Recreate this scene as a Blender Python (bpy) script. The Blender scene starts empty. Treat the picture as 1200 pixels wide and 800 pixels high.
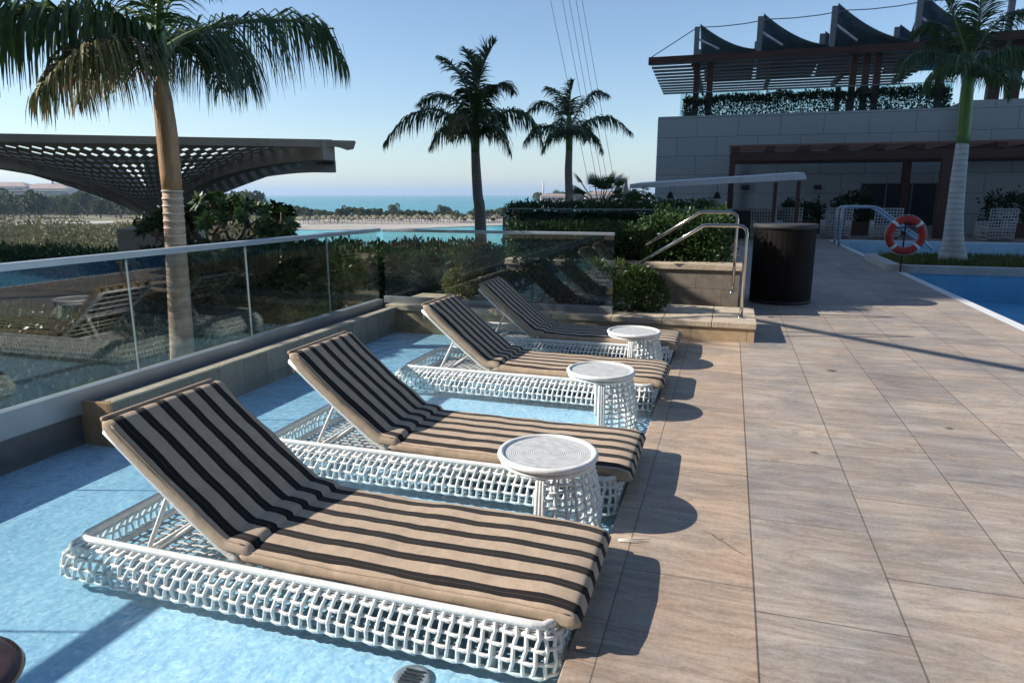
import bpy, bmesh, math, random
import numpy as np
from mathutils import Vector, Matrix, noise
R = math.radians
SC = bpy.context.scene
C = SC.collection
rng = random.Random(7)

# ---------------------------------------------------------------- camera, sky, sun, exposure
YAW, PITCH, H = R(17.436), R(12.134), 1.65
cam = bpy.data.objects.new('camera', bpy.data.cameras.new('camera'))
C.objects.link(cam); SC.camera = cam
cam.location = (0, 0, H)
cam.rotation_euler = (R(90) - PITCH, 0, YAW)
cam.data.sensor_width = 36; cam.data.lens = 24.0
cam.data.clip_start = 0.05; cam.data.clip_end = 60000

SUN = Vector((-1.55, -0.46, 1.0)).normalized()
elev = math.asin(SUN.z); azim = math.atan2(SUN.x, SUN.y)
w = bpy.data.worlds.new('World'); SC.world = w; w.use_nodes = True
nt = w.node_tree; nt.nodes.clear()
sky = nt.nodes.new('ShaderNodeTexSky'); sky.sky_type = 'NISHITA'; sky.sun_disc = False
sky.sun_elevation = elev; sky.sun_rotation = azim
sky.altitude = 10; sky.air_density = 1.0; sky.dust_density = .35; sky.ozone_density = 3.0
bg = nt.nodes.new('ShaderNodeBackground'); bg.inputs[1].default_value = 0.107
wo = nt.nodes.new('ShaderNodeOutputWorld')
nt.links.new(sky.outputs[0], bg.inputs[0]); nt.links.new(bg.outputs[0], wo.inputs[0])
sl = bpy.data.lights.new('sun', 'SUN'); sl.energy = 5.0; sl.angle = R(0.5); sl.color = (1, .945, .86)
so = bpy.data.objects.new('sun', sl); C.objects.link(so)
so.rotation_euler = SUN.to_track_quat('Z', 'Y').to_euler()
SC.view_settings.view_transform = 'Standard'; SC.view_settings.look = 'None'
SC.view_settings.exposure = 0.62; SC.view_settings.gamma = 1
SC.view_settings.use_curve_mapping = False
SC.render.engine = 'CYCLES'
SC.cycles.transparent_max_bounces = 24
SC.cycles.max_bounces = 8

# ---------------------------------------------------------------- materials
def newmat(name):
    m = bpy.data.materials.new(name); m.use_nodes = True
    t = m.node_tree; t.nodes.clear()
    o = t.nodes.new('ShaderNodeOutputMaterial')
    return m, t, o
def N(t, k, **kw):
    n = t.nodes.new('ShaderNode' + k)
    for a, v in kw.items():
        if a.startswith('i_'): n.inputs[a[2:].replace('_', ' ')].default_value = v
        else: setattr(n, a, v)
    return n
def ramp(t, stops, interp='LINEAR'):
    r = t.nodes.new('ShaderNodeValToRGB'); cr = r.color_ramp; cr.interpolation = interp
    while len(cr.elements) < len(stops): cr.elements.new(0.5)
    for e, (p, c) in zip(cr.elements, stops):
        e.position = p; e.color = (c[0], c[1], c[2], 1)
    return r
def mapping(t, scale=(1, 1, 1), loc=(0, 0, 0), src='Object'):
    tc = t.nodes.new('ShaderNodeTexCoord'); mp = t.nodes.new('ShaderNodeMapping')
    mp.inputs['Scale'].default_value = scale; mp.inputs['Location'].default_value = loc
    t.links.new(tc.outputs[src], mp.inputs[0]); return mp
def plain(name, col, rough=.6, var=.15, scale=6, bump=.0, bscale=40, metal=0, stretch=(1, 1, 1), spec=.5, rand=0, trans=0):
    """principled with large and fine scale colour variation and bump"""
    m, t, o = newmat(name); L = t.links.new
    b = N(t, 'BsdfPrincipled'); b.inputs['Roughness'].default_value = rough; b.inputs['Metallic'].default_value = metal
    b.inputs['Specular IOR Level'].default_value = spec
    mp = mapping(t, stretch)
    n1 = N(t, 'TexNoise', i_Scale=scale, i_Detail=6, i_Roughness=.65); L(mp.outputs[0], n1.inputs['Vector'])
    lo = tuple(c * (1 - var * 1.6) for c in col); hi = tuple(min(1, c * (1 + var * 1.6)) for c in col)
    rp = ramp(t, [(.28, lo), (.5, col), (.72, hi)]); L(n1.outputs[0], rp.inputs[0])
    out = rp.outputs[0]
    if rand:
        oi = N(t, 'ObjectInfo'); hs = N(t, 'HueSaturation')
        mr = N(t, 'MapRange'); mr.inputs[3].default_value = 1 - rand; mr.inputs[4].default_value = 1 + rand
        L(oi.outputs['Random'], mr.inputs[0]); L(mr.outputs[0], hs.inputs['Value']); L(out, hs.inputs['Color']); out = hs.outputs[0]
    L(out, b.inputs['Base Color'])
    if bump:
        n2 = N(t, 'TexNoise', i_Scale=bscale, i_Detail=5); L(mp.outputs[0], n2.inputs['Vector'])
        bp = N(t, 'Bump', i_Strength=bump, i_Distance=.02); L(n2.outputs[0], bp.inputs['Height']); L(bp.outputs[0], b.inputs['Normal'])
    sh = b.outputs[0]
    if trans:
        tl = N(t, 'BsdfTranslucent'); L(out, tl.inputs[0]); mx = N(t, 'MixShader'); mx.inputs[0].default_value = trans
        L(sh, mx.inputs[1]); L(tl.outputs[0], mx.inputs[2]); sh = mx.outputs[0]
    L(sh, o.inputs[0]); return m

def schlick(t, r0, normal=None):
    L = t.links.new
    lw = N(t, 'LayerWeight'); lw.inputs[0].default_value = .5
    if normal: L(normal, lw.inputs['Normal'])
    p = N(t, 'Math', operation='POWER'); L(lw.outputs['Facing'], p.inputs[0]); p.inputs[1].default_value = 5
    a = N(t, 'Math', operation='MULTIPLY_ADD'); L(p.outputs[0], a.inputs[0]); a.inputs[1].default_value = 1 - r0; a.inputs[2].default_value = r0
    return a.outputs[0]
def glass_mat(name, tint, r0):
    m, t, o = newmat(name); L = t.links.new
    tr = N(t, 'BsdfTransparent'); tr.inputs[0].default_value = (*tint, 1)
    gl = N(t, 'BsdfGlossy'); gl.inputs['Roughness'].default_value = .015
    mx = N(t, 'MixShader'); L(schlick(t, r0), mx.inputs[0]); L(tr.outputs[0], mx.inputs[1]); L(gl.outputs[0], mx.inputs[2])
    L(mx.outputs[0], o.inputs[0]); return m
def water_mat(name, tint, scales, strength, r0=.022, gain=1.0):
    m, t, o = newmat(name); L = t.links.new
    mp = mapping(t, (1, 1, 1))
    n1 = N(t, 'TexNoise', i_Scale=scales[0], i_Detail=3); n2 = N(t, 'TexNoise', i_Scale=scales[1], i_Detail=2)
    L(mp.outputs[0], n1.inputs['Vector']); L(mp.outputs[0], n2.inputs['Vector'])
    ad = N(t, 'Math', operation='MULTIPLY_ADD'); L(n2.outputs[0], ad.inputs[0]); ad.inputs[1].default_value = .35; L(n1.outputs[0], ad.inputs[2])
    bp = N(t, 'Bump', i_Strength=strength, i_Distance=.03); L(ad.outputs[0], bp.inputs['Height'])
    tr = N(t, 'BsdfTransparent'); tr.inputs[0].default_value = (*tint, 1)
    gl = N(t, 'BsdfGlossy'); gl.inputs['Roughness'].default_value = .03; L(bp.outputs[0], gl.inputs['Normal'])
    gm = N(t, 'Math', operation='MULTIPLY'); gm.inputs[1].default_value = gain; L(schlick(t, r0, bp.outputs[0]), gm.inputs[0]); mx = N(t, 'MixShader'); L(gm.outputs[0], mx.inputs[0]); L(tr.outputs[0], mx.inputs[1]); L(gl.outputs[0], mx.inputs[2])
    L(mx.outputs[0], o.inputs[0]); return m
def paving(name, base, dark, off, bw, rh, mort=.005, swap=True, mcol=(.10, .085, .07), streak=1.0):
    m, t, o = newmat(name); L = t.links.new
    b = N(t, 'BsdfPrincipled'); b.inputs['Roughness'].default_value = .55
    tc = N(t, 'TexCoord'); sp = N(t, 'SeparateXYZ'); cb = N(t, 'CombineXYZ')
    L(tc.outputs['Object'], sp.inputs[0])
    if swap: L(sp.outputs[1], cb.inputs[0]); L(sp.outputs[0], cb.inputs[1])
    else: L(sp.outputs[0], cb.inputs[0]); L(sp.outputs[1], cb.inputs[1])
    mp = N(t, 'Mapping'); mp.inputs['Location'].default_value = (off[0], off[1], 0); L(cb.outputs[0], mp.inputs[0])
    br = N(t, 'TexBrick'); L(mp.outputs[0], br.inputs['Vector'])
    br.inputs['Scale'].default_value = 1; br.inputs['Brick Width'].default_value = bw; br.inputs['Row Height'].default_value = rh
    br.inputs['Mortar Size'].default_value = mort; br.inputs['Mortar Smooth'].default_value = .3; br.inputs['Bias'].default_value = 0
    br.inputs['Color1'].default_value = (.82, .82, .84, 1); br.inputs['Color2'].default_value = (1.08, 1.04, 1.0, 1); br.inputs['Mortar'].default_value = (.55, .55, .55, 1)
    # streaks across the walking direction
    ms = N(t, 'Mapping'); ms.inputs['Scale'].default_value = (1.8, 8, 1); L(tc.outputs['Object'], ms.inputs[0])
    ns = N(t, 'TexNoise', i_Scale=1, i_Detail=9, i_Roughness=.8, i_Distortion=.3); L(ms.outputs[0], ns.inputs['Vector'])
    rs = ramp(t, [(.25, dark), (.47, tuple((a + c) / 2 for a, c in zip(base, dark))), (.6, base), (.8, tuple(c * 1.18 for c in base))]); L(ns.outputs[0], rs.inputs[0])
    nb = N(t, 'TexNoise', i_Scale=1.1, i_Detail=5, i_Roughness=.6); L(tc.outputs['Object'], nb.inputs['Vector'])
    rb = ramp(t, [(.3, (.72, .74, .78)), (.55, (1, 1, 1)), (.75, (1.1, 1.05, 1.0))]); L(nb.outputs[0], rb.inputs[0])
    nf = N(t, 'TexNoise', i_Scale=55, i_Detail=5, i_Roughness=.8); L(tc.outputs['Object'], nf.inputs['Vector'])
    rf = ramp(t, [(.3, (.78, .78, .78)), (.5, (1, 1, 1)), (.7, (1.14, 1.14, 1.14))]); L(nf.outputs[0], rf.inputs[0])
    mv = N(t, 'Mapping'); mv.inputs['Scale'].default_value = (.8, 4.5, 1); mv.inputs['Rotation'].default_value = (0, 0, .05); L(tc.outputs['Object'], mv.inputs[0])
    nv_ = N(t, 'TexNoise', i_Scale=1.2, i_Detail=9, i_Roughness=.75, i_Distortion=.9); L(mv.outputs[0], nv_.inputs['Vector'])
    rv = ramp(t, [(.40, (1, 1, 1)), (.48, (.86, .85, .84)), (.5, (.66, .64, .63)), (.52, (.87, .86, .85)), (.60, (1.03, 1.03, 1.03))]); L(nv_.outputs[0], rv.inputs[0])
    ng = N(t, 'TexNoise', i_Scale=2.6, i_Detail=7, i_Roughness=.7); L(tc.outputs['Object'], ng.inputs['Vector'])
    rg = ramp(t, [(.3, (.86, .93, 1.03)), (.5, (1, 1, 1)), (.7, (1.08, .98, .90))]); L(ng.outputs[0], rg.inputs[0])
    cur = rs.outputs[0]
    for s in (rb.outputs[0], rf.outputs[0], br.outputs['Color'], rv.outputs[0], rg.outputs[0]):
        mm = N(t, 'MixRGB', blend_type='MULTIPLY'); mm.inputs[0].default_value = 1; L(cur, mm.inputs[1]); L(s, mm.inputs[2]); cur = mm.outputs[0]
    mo = N(t, 'MixRGB'); mf = N(t, 'Math', operation='MULTIPLY'); mf.inputs[1].default_value = .42; L(br.outputs['Fac'], mf.inputs[0]); L(mf.outputs[0], mo.inputs[0]); L(cur, mo.inputs[1]); mo.inputs[2].default_value = (*mcol, 1)
    L(mo.outputs[0], b.inputs['Base Color'])
    bp = N(t, 'Bump', i_Strength=.35, i_Distance=.004, invert=True); L(br.outputs['Fac'], bp.inputs['Height'])
    b2 = N(t, 'Bump', i_Strength=.35, i_Distance=.004); L(ns.outputs[0], b2.inputs['Height']); L(bp.outputs[0], b2.inputs['Normal']); L(b2.outputs[0], b.inputs['Normal'])
    L(b.outputs[0], o.inputs[0]); return m
def blocks(name, base, bw, rh, mort, mcol, axes='xz', var=.12, rough=.6, bump=.3, off=(0, 0), mott=1.0):
    """stone or tile cladding laid in courses on a vertical face (x or y along, z up)"""
    m, t, o = newmat(name); L = t.links.new
    b = N(t, 'BsdfPrincipled'); b.inputs['Roughness'].default_value = rough
    tc = N(t, 'TexCoord'); sp = N(t, 'SeparateXYZ'); cb = N(t, 'CombineXYZ'); L(tc.outputs['Object'], sp.inputs[0])
    if axes == 'sum':
        ad = N(t, 'Math', operation='ADD'); L(sp.outputs[0], ad.inputs[0]); L(sp.outputs[1], ad.inputs[1]); L(ad.outputs[0], cb.inputs[0]); L(sp.outputs[2], cb.inputs[1])
    else:
        ix = {'x': 0, 'y': 1, 'z': 2}
        L(sp.outputs[ix[axes[0]]], cb.inputs[0]); L(sp.outputs[ix[axes[1]]], cb.inputs[1])
    mp = N(t, 'Mapping'); mp.inputs['Location'].default_value = (off[0], off[1], 0); L(cb.outputs[0], mp.inputs[0])
    br = N(t, 'TexBrick'); L(mp.outputs[0], br.inputs['Vector']); br.inputs['Scale'].default_value = 1
    br.inputs['Brick Width'].default_value = bw; br.inputs['Row Height'].default_value = rh; br.inputs['Mortar Size'].default_value = mort
    lo = tuple(c * (1 - var) for c in base); hi = tuple(c * (1 + var) for c in base)
    br.inputs['Color1'].default_value = (*lo, 1); br.inputs['Color2'].default_value = (*hi, 1); br.inputs['Mortar'].default_value = (*mcol, 1)
    n = N(t, 'TexNoise', i_Scale=7, i_Detail=7, i_Roughness=.7); L(tc.outputs['Object'], n.inputs['Vector'])
    rr = ramp(t, [(.3, tuple(1 - (1 - c) * mott for c in (.7, .68, .66))), (.6, (1, 1, 1)), (.8, tuple(1 + (c - 1) * mott for c in (1.15, 1.12, 1.08)))]); L(n.outputs[0], rr.inputs[0])
    mm = N(t, 'MixRGB', blend_type='MULTIPLY'); mm.inputs[0].default_value = 1; L(br.outputs['Color'], mm.inputs[1]); L(rr.outputs[0], mm.inputs[2])
    L(mm.outputs[0], b.inputs['Base Color'])
    bp = N(t, 'Bump', i_Strength=bump, i_Distance=.006, invert=True); L(br.outputs['Fac'], bp.inputs['Height'])
    b2 = N(t, 'Bump', i_Strength=.3, i_Distance=.01); L(n.outputs[0], b2.inputs['Height']); L(bp.outputs[0], b2.inputs['Normal']); L(b2.outputs[0], b.inputs['Normal'])
    L(b.outputs[0], o.inputs[0]); return m
def stripe_mat():
    m, t, o = newmat('striped_canvas'); L = t.links.new
    b = N(t, 'BsdfPrincipled'); b.inputs['Roughness'].default_value = .9; b.inputs['Specular IOR Level'].default_value = .15
    b.inputs['Sheen Weight'].default_value = .08
    tc = N(t, 'TexCoord'); sp = N(t, 'SeparateXYZ'); L(tc.outputs['Object'], sp.inputs[0])
    nz = N(t, 'TexNoise', i_Scale=9, i_Detail=2); L(tc.outputs['Object'], nz.inputs['Vector'])
    wb = N(t, 'Math', operation='MULTIPLY_ADD'); L(nz.outputs[0], wb.inputs[0]); wb.inputs[1].default_value = .006; L(sp.outputs[1], wb.inputs[2])
    ml = N(t, 'Math', operation='MULTIPLY_ADD'); L(wb.outputs[0], ml.inputs[0]); ml.inputs[1].default_value = 1 / .118; ml.inputs[2].default_value = 10.26
    fr = N(t, 'Math', operation='FRACT'); L(ml.outputs[0], fr.inputs[0])
    tan = (.50, .375, .27); dk = (.018, .014, .013); md = (.06, .048, .04)
    rp = ramp(t, [(0, tan), (.50, tan), (.512, dk), (.69, dk), (.70, md), (.725, md), (.735, dk), (.92, dk), (.932, tan)]); L(fr.outputs[0], rp.inputs[0])
    # weave
    wv = N(t, 'TexWave', wave_type='BANDS', bands_direction='X', i_Scale=170, i_Distortion=1.0); L(tc.outputs['Object'], wv.inputs['Vector'])
    wr = ramp(t, [(.2, (.82, .82, .82)), (.8, (1.06, 1.06, 1.06))]); L(wv.outputs[0], wr.inputs[0])
    n2 = N(t, 'TexNoise', i_Scale=16, i_Detail=6, i_Roughness=.7); L(tc.outputs['Object'], n2.inputs['Vector'])
    r2 = ramp(t, [(.3, (.84, .83, .82)), (.7, (1.08, 1.08, 1.08))]); L(n2.outputs[0], r2.inputs[0])
    cur = rp.outputs[0]
    for s in (wr.outputs[0], r2.outputs[0]):
        mm = N(t, 'MixRGB', blend_type='MULTIPLY'); mm.inputs[0].default_value = 1; L(cur, mm.inputs[1]); L(s, mm.inputs[2]); cur = mm.outputs[0]
    L(cur, b.inputs['Base Color'])
    n3 = N(t, 'TexNoise', i_Scale=260, i_Detail=2); L(tc.outputs['Object'], n3.inputs['Vector'])
    bp = N(t, 'Bump', i_Strength=.35, i_Distance=.002); L(n3.outputs[0], bp.inputs['Height']); 
    n4 = N(t, 'TexNoise', i_Scale=8, i_Detail=3, i_Distortion=.6); L(tc.outputs['Object'], n4.inputs['Vector'])
    b4 = N(t, 'Bump', i_Strength=.3, i_Distance=.02); L(n4.outputs[0], b4.inputs['Height']); L(bp.outputs[0], b4.inputs['Normal'])
    L(b4.outputs[0], b.inputs['Normal'])
    L(b.outputs[0], o.inputs[0]); return m
def table_top_mat():
    m, t, o = newmat('concentric_woven_top'); L = t.links.new
    b = N(t, 'BsdfPrincipled'); b.inputs['Roughness'].default_value = .5
    tc = N(t, 'TexCoord')
    wv = N(t, 'TexWave', wave_type='RINGS', rings_direction='Z', i_Scale=28, i_Distortion=.8, i_Detail=2); L(tc.outputs['Object'], wv.inputs['Vector'])
    nz = N(t, 'TexNoise', i_Scale=22, i_Detail=5); L(tc.outputs['Object'], nz.inputs['Vector'])
    r1 = ramp(t, [(.1, (.50, .50, .49)), (.7, (.60, .60, .585))]); L(wv.outputs[0], r1.inputs[0])
    r2 = ramp(t, [(.3, (.8, .8, .8)), (.7, (1.1, 1.1, 1.1))]); L(nz.outputs[0], r2.inputs[0])
    mm = N(t, 'MixRGB', blend_type='MULTIPLY'); mm.inputs[0].default_value = 1; L(r1.outputs[0], mm.inputs[1]); L(r2.outputs[0], mm.inputs[2])
    L(mm.outputs[0], b.inputs['Base Color'])
    bp = N(t, 'Bump', i_Strength=.35, i_Distance=.003); L(wv.outputs[0], bp.inputs['Height']); L(bp.outputs[0], b.inputs['Normal'])
    L(b.outputs[0], o.inputs[0]); return m
def trunk_mat(name, a, bcol, ringscale=9, ringdark=.75):
    m, t, o = newmat(name); L = t.links.new
    b = N(t, 'BsdfPrincipled'); b.inputs['Roughness'].default_value = .8
    tc = N(t, 'TexCoord')
    wv = N(t, 'TexWave', wave_type='BANDS', bands_direction='Z', i_Scale=ringscale, i_Distortion=1.2, i_Detail=3); L(tc.outputs['Object'], wv.inputs['Vector'])
    wr = ramp(t, [(0, (ringdark,) * 3), (.18, (1, 1, 1)), (1, (1.04, 1.04, 1.04))]); L(wv.outputs[0], wr.inputs[0])
    nz = N(t, 'TexNoise', i_Scale=7, i_Detail=7, i_Roughness=.7); L(tc.outputs['Object'], nz.inputs['Vector'])
    nr = ramp(t, [(.32, a), (.68, bcol)]); L(nz.outputs[0], nr.inputs[0])
    mm = N(t, 'MixRGB', blend_type='MULTIPLY'); mm.inputs[0].default_value = 1; L(nr.outputs[0], mm.inputs[1]); L(wr.outputs[0], mm.inputs[2])
    L(mm.outputs[0], b.inputs['Base Color'])
    bp = N(t, 'Bump', i_Strength=.5, i_Distance=.015); L(nz.outputs[0], bp.inputs['Height']); L(bp.outputs[0], b.inputs['Normal'])
    L(b.outputs[0], o.inputs[0]); return m
def leaf_mat(name, stops, scale=5, trans=.25, rough=.45, spec=.4):
    m, t, o = newmat(name); L = t.links.new
    b = N(t, 'BsdfPrincipled'); b.inputs['Roughness'].default_value = rough; b.inputs['Specular IOR Level'].default_value = spec
    tc = N(t, 'TexCoord'); nz = N(t, 'TexNoise', i_Scale=scale, i_Detail=6, i_Roughness=.8); L(tc.outputs['Object'], nz.inputs['Vector'])
    rp = ramp(t, stops); L(nz.outputs[0], rp.inputs[0])
    oi = N(t, 'ObjectInfo'); mr = N(t, 'MapRange'); mr.inputs[3].default_value = .75; mr.inputs[4].default_value = 1.3; L(oi.outputs['Random'], mr.inputs[0])
    hs = N(t, 'HueSaturation'); L(mr.outputs[0], hs.inputs['Value']); L(rp.outputs[0], hs.inputs['Color'])
    L(hs.outputs[0], b.inputs['Base Color'])
    tl = N(t, 'BsdfTranslucent'); L(hs.outputs[0], tl.inputs[0]); mx = N(t, 'MixShader'); mx.inputs[0].default_value = trans
    L(b.outputs[0], mx.inputs[1]); L(tl.outputs[0], mx.inputs[2]); L(mx.outputs[0], o.inputs[0]); return m
def pool_floor_mat():
    m, t, o = newmat('pale_blue_pool_mosaic'); L = t.links.new
    b = N(t, 'BsdfPrincipled'); b.inputs['Roughness'].default_value = .5
    tc = N(t, 'TexCoord'); 
    vo = N(t, 'TexVoronoi', i_Scale=55); L(tc.outputs['Object'], vo.inputs['Vector'])
    bw = N(t, 'RGBToBW'); L(vo.outputs['Color'], bw.inputs[0])
    r1 = ramp(t, [(.15, (.38, .62, .78)), (.55, (.46, .70, .84)), (.9, (.58, .79, .89))]); L(bw.outputs[0], r1.inputs[0])
    n = N(t, 'TexNoise', i_Scale=2.2, i_Detail=6, i_Roughness=.6); L(tc.outputs['Object'], n.inputs['Vector'])
    r2 = ramp(t, [(.3, (.86, .9, .93)), (.7, (1.08, 1.05, 1.03))]); L(n.outputs[0], r2.inputs[0])
    mm = N(t, 'MixRGB', blend_type='MULTIPLY'); mm.inputs[0].default_value = 1; L(r1.outputs[0], mm.inputs[1]); L(r2.outputs[0], mm.inputs[2])
    gb = N(t, 'TexBrick'); L(tc.outputs['Object'], gb.inputs['Vector']); gb.offset = 0; gb.inputs['Scale'].default_value = 1; gb.inputs['Brick Width'].default_value = .3; gb.inputs['Row Height'].default_value = .3; gb.inputs['Mortar Size'].default_value = .0025
    gb.inputs['Color1'].default_value = (1, 1, 1, 1); gb.inputs['Color2'].default_value = (.95, .97, .98, 1); gb.inputs['Mortar'].default_value = (.8, .85, .87, 1)
    m3 = N(t, 'MixRGB', blend_type='MULTIPLY'); m3.inputs[0].default_value = 1; L(mm.outputs[0], m3.inputs[1]); L(gb.outputs['Color'], m3.inputs[2])
    L(m3.outputs[0], b.inputs['Base Color'])
    n2 = N(t, 'TexNoise', i_Scale=13, i_Detail=3); L(tc.outputs['Object'], n2.inputs['Vector'])
    bp = N(t, 'Bump', i_Strength=.5, i_Distance=.02); L(n2.outputs[0], bp.inputs['Height']); L(bp.outputs[0], b.inputs['Normal'])
    L(b.outputs[0], o.inputs[0]); return m

M = {}
M['deck'] = paving('stone_deck_pavers', (.49, .42, .35), (.34, .29, .245), (.35, -.2), .86, .56, .0045)
M['coping'] = paving('sandy_coping', (.59, .455, .335), (.42, .32, .235), (.3, .36), 1.25, 5.0, .004)
M['deck_far'] = paving('stone_terrace_pavers', (.42, .345, .28), (.26, .21, .17), (.2, .3), 1.12, .56)
M['pool'] = pool_floor_mat()
M['deep'] = plain('deep_pool_tile', (.15, .47, .72), .5, .1, 3, .2, 30)
M['water'] = water_mat('clear_pool_water', (.90, .965, .995), (7, 26), .55)
M['water_deep'] = water_mat('deep_pool_water', (.80, .94, .99), (2.2, 8), 1.0, .022, .32)
M['sea'] = None
M['wicker'] = plain('white_resin_wicker', (.78, .77, .745), .42, .1, 14, .15, 120)
M['wicker_grey'] = plain('grey_white_wicker', (.50, .50, .49), .5, .1, 14, .15, 120)  # darker copy of the white wicker, for lounger floors and armchairs
M['fabric'] = stripe_mat()
M['tantop'] = table_top_mat()
M['tan'] = plain('tan_canvas_edge', (.40, .29, .21), .9, .1, 20, .2, 200, spec=.15)
M['plat'] = blocks('warm_stone_blocks', (.52, .38, .235), .62, .4, .004, (.22, .16, .10), 'xz', .16, off=(0.1, .21))
M['cap'] = plain('pale_stone_cap', (.52, .42, .31), .6, .18, 5, .3, 40)
M['wall_tile'] = blocks('brown_grey_wall_tile', (.30, .26, .20), .32, .4, .004, (.13, .11, .09), 'yz', .15, off=(0, .2))
M['wallend'] = blocks('sunlit_stone_end', (.62, .36, .19), .32, .4, .004, (.2, .14, .09), 'xz', .15, off=(0.02, .2))  # sunlight on the wall's end face put into this orange tone
M['channel'] = plain('grey_metal_channel', (.34, .36, .38), .38, .08, 3, .1, 60, metal=.5)
M['ledge'] = plain('shaded_ledge', (.10, .095, .09), .35, .25, 4, .2, 40)  # shade of the stone ledge and gap below the glass, put in colour
M['rail'] = plain('dull_aluminium_rail', (.48, .52, .55), .35, .06, 3, 0, metal=.6)
M['steel'] = plain('polished_steel', (.62, .58, .53), .16, .04, 4, 0, metal=1)
M['glass'] = glass_mat('tinted_glass', (.91, .955, .95), .095)
M['glass2'] = glass_mat('green_tinted_glass', (.80, .90, .90), .05)
M['seam'] = plain('silicone_seam', (.30, .35, .35), .4, .05, 4)
M['planter'] = blocks('grey_brown_planter_stone', (.27, .225, .18), .7, .36, .004, (.12, .1, .08), 'xz', .15)
M['soil'] = plain('dark_planting_soil', (.032, .026, .019), .95, .4, 6, .8, 25)
M['wall'] = blocks('grey_stone_cladding', (.43, .47, .47), 1.8, .85, .012, (.16, .18, .19), 'xz', .03, bump=.08, mott=.3)
M['tower'] = blocks('tower_cladding', (.26, .29, .33), 4, 3.4, .3, (.12, .15, .18), 'sum', .1)
M['wing'] = plain('blocker_render', (.22, .25, .29), .8, .1, .3)
M['wood'] = plain('red_brown_timber', (.085, .037, .024), .55, .3, 3, .25, 30, stretch=(.3, 6, 6))
M['louvre'] = plain('dark_brown_louvre', (.26, .13, .095), .55, .3, 3, .2, 30, stretch=(.3, 6, 6))
M['navy'] = plain('dark_navy_sailcloth', (.11, .17, .22), .7, .2, 2, .1, 30)
M['mast'] = plain('grey_mast_paint', (.25, .24, .25), .5, .1, 2)
M['awn'] = plain('white_canvas', (.68, .70, .72), .7, .08, 2)
M['awn_under'] = plain('grey_canvas_lining', (.30, .33, .35), .8, .08, 2)
M['dark'] = plain('dark_recess', (.03, .032, .035), .7, .2, 3)
M['bin'] = plain('dark_brown_slatted_panel', (.009, .007, .007), .6, .3, 4, .2, 60, stretch=(8, 8, .4), spec=.12)
M['conc'] = plain('brown_grey_precast', (.34, .31, .28), .75, .15, 1.5, .2, 14)
M['conc_lt'] = plain('pale_precast_pedestal', (.50, .45, .41), .75, .12, 1.5, .2, 14)
M['red'] = plain('red_buoy_foam', (.46, .022, .015), .45, .1, 8)
M['white'] = plain('white_plastic', (.75, .75, .74), .4, .05, 6)
M['rope'] = plain('off_white_rope', (.6, .58, .52), .8, .1, 40)
M['cable'] = plain('steel_cable', (.25, .27, .3), .5, .05, 2)
M['sand'] = plain('beach_sand', (.38, .34, .29), .9, .12, .05, 0)
M['land'] = plain('scrubby_lowland', (.19, .17, .10), .95, .45, .04, 0)
M['road'] = plain('pale_concrete_road', (.5, .48, .46), .8, .08, .1)
M['build'] = plain('pale_render', (.55, .47, .42), .8, .12, .2)
M['roof'] = plain('terracotta_roof', (.34, .24, .20), .8, .15, .2)
M['thatch'] = plain('dry_thatch', (.17, .15, .085), .9, .3, 3, rand=.3)
M['trunk1'] = trunk_mat('pale_tan_trunk', (.40, .27, .19), (.58, .45, .34), 2.6, .80)
M['shaft1'] = plain('tan_green_crownshaft', (.40, .235, .115), .5, .38, 5, .4, 22, stretch=(1, 1, .25))
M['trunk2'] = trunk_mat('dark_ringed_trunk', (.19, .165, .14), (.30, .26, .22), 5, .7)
M['trunk3'] = trunk_mat('white_grey_trunk', (.42, .42, .41), (.60, .60, .58), 2.6, .7)
M['shaft'] = plain('green_crownshaft', (.10, .19, .035), .4, .35, 3, stretch=(1, 1, .4))
M['rachis'] = plain('olive_frond_stem', (.17, .19, .06), .5, .2, 8)
M['frond'] = leaf_mat('palm_leaflets', [(.3, (.018, .045, .012)), (.5, (.04, .085, .018)), (.7, (.09, .13, .03))], 3.5, .2, .4)
M['frond_dry'] = leaf_mat('drying_palm_leaflets', [(.3, (.16, .08, .045)), (.42, (.30, .17, .09)), (.50, (.07, .11, .025)), (.58, (.16, .14, .04)), (.68, (.34, .23, .12))], 3.0, .25, .6)
M['hedge'] = leaf_mat('dark_hedge_leaves', [(.3, (.012, .032, .010)), (.5, (.03, .07, .016)), (.72, (.08, .13, .03))], 9, .2)
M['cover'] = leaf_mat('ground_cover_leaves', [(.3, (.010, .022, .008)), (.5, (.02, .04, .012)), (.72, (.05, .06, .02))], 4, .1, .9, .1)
M['shrub'] = leaf_mat('bright_shrub_leaves', [(.3, (.022, .055, .012)), (.5, (.06, .11, .02)), (.7, (.15, .19, .045))], 11, .3)  # brighter green than the hedge leaves
M['shrub_y'] = leaf_mat('olive_shrub_leaves', [(.3, (.05, .05, .018)), (.5, (.10, .11, .03)), (.7, (.20, .17, .06))], 8, .3)
M['farleaf'] = leaf_mat('distant_leaves', [(.3, (.03, .045, .02)), (.5, (.06, .085, .035)), (.7, (.12, .14, .06))], .6, .15, .7)
M['brush'] = leaf_mat('dry_brush', [(.3, (.06, .065, .025)), (.5, (.13, .125, .055)), (.7, (.24, .21, .10))], .12, .2, .8)
M['ring'] = plain('pale_leaf_scar', (.62, .52, .42), .8, .1, 8)
M['bark'] = plain('grey_brown_bark', (.14, .11, .08), .85, .25, 8, .3, 30)
M['grass'] = leaf_mat('lawn_blades', [(.3, (.04, .07, .015)), (.55, (.10, .13, .03)), (.75, (.22, .17, .05))], 3, .2)
M['brownobj'] = plain('dark_brown_lacquer', (.045, .022, .018), .25, .2, 6)

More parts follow.
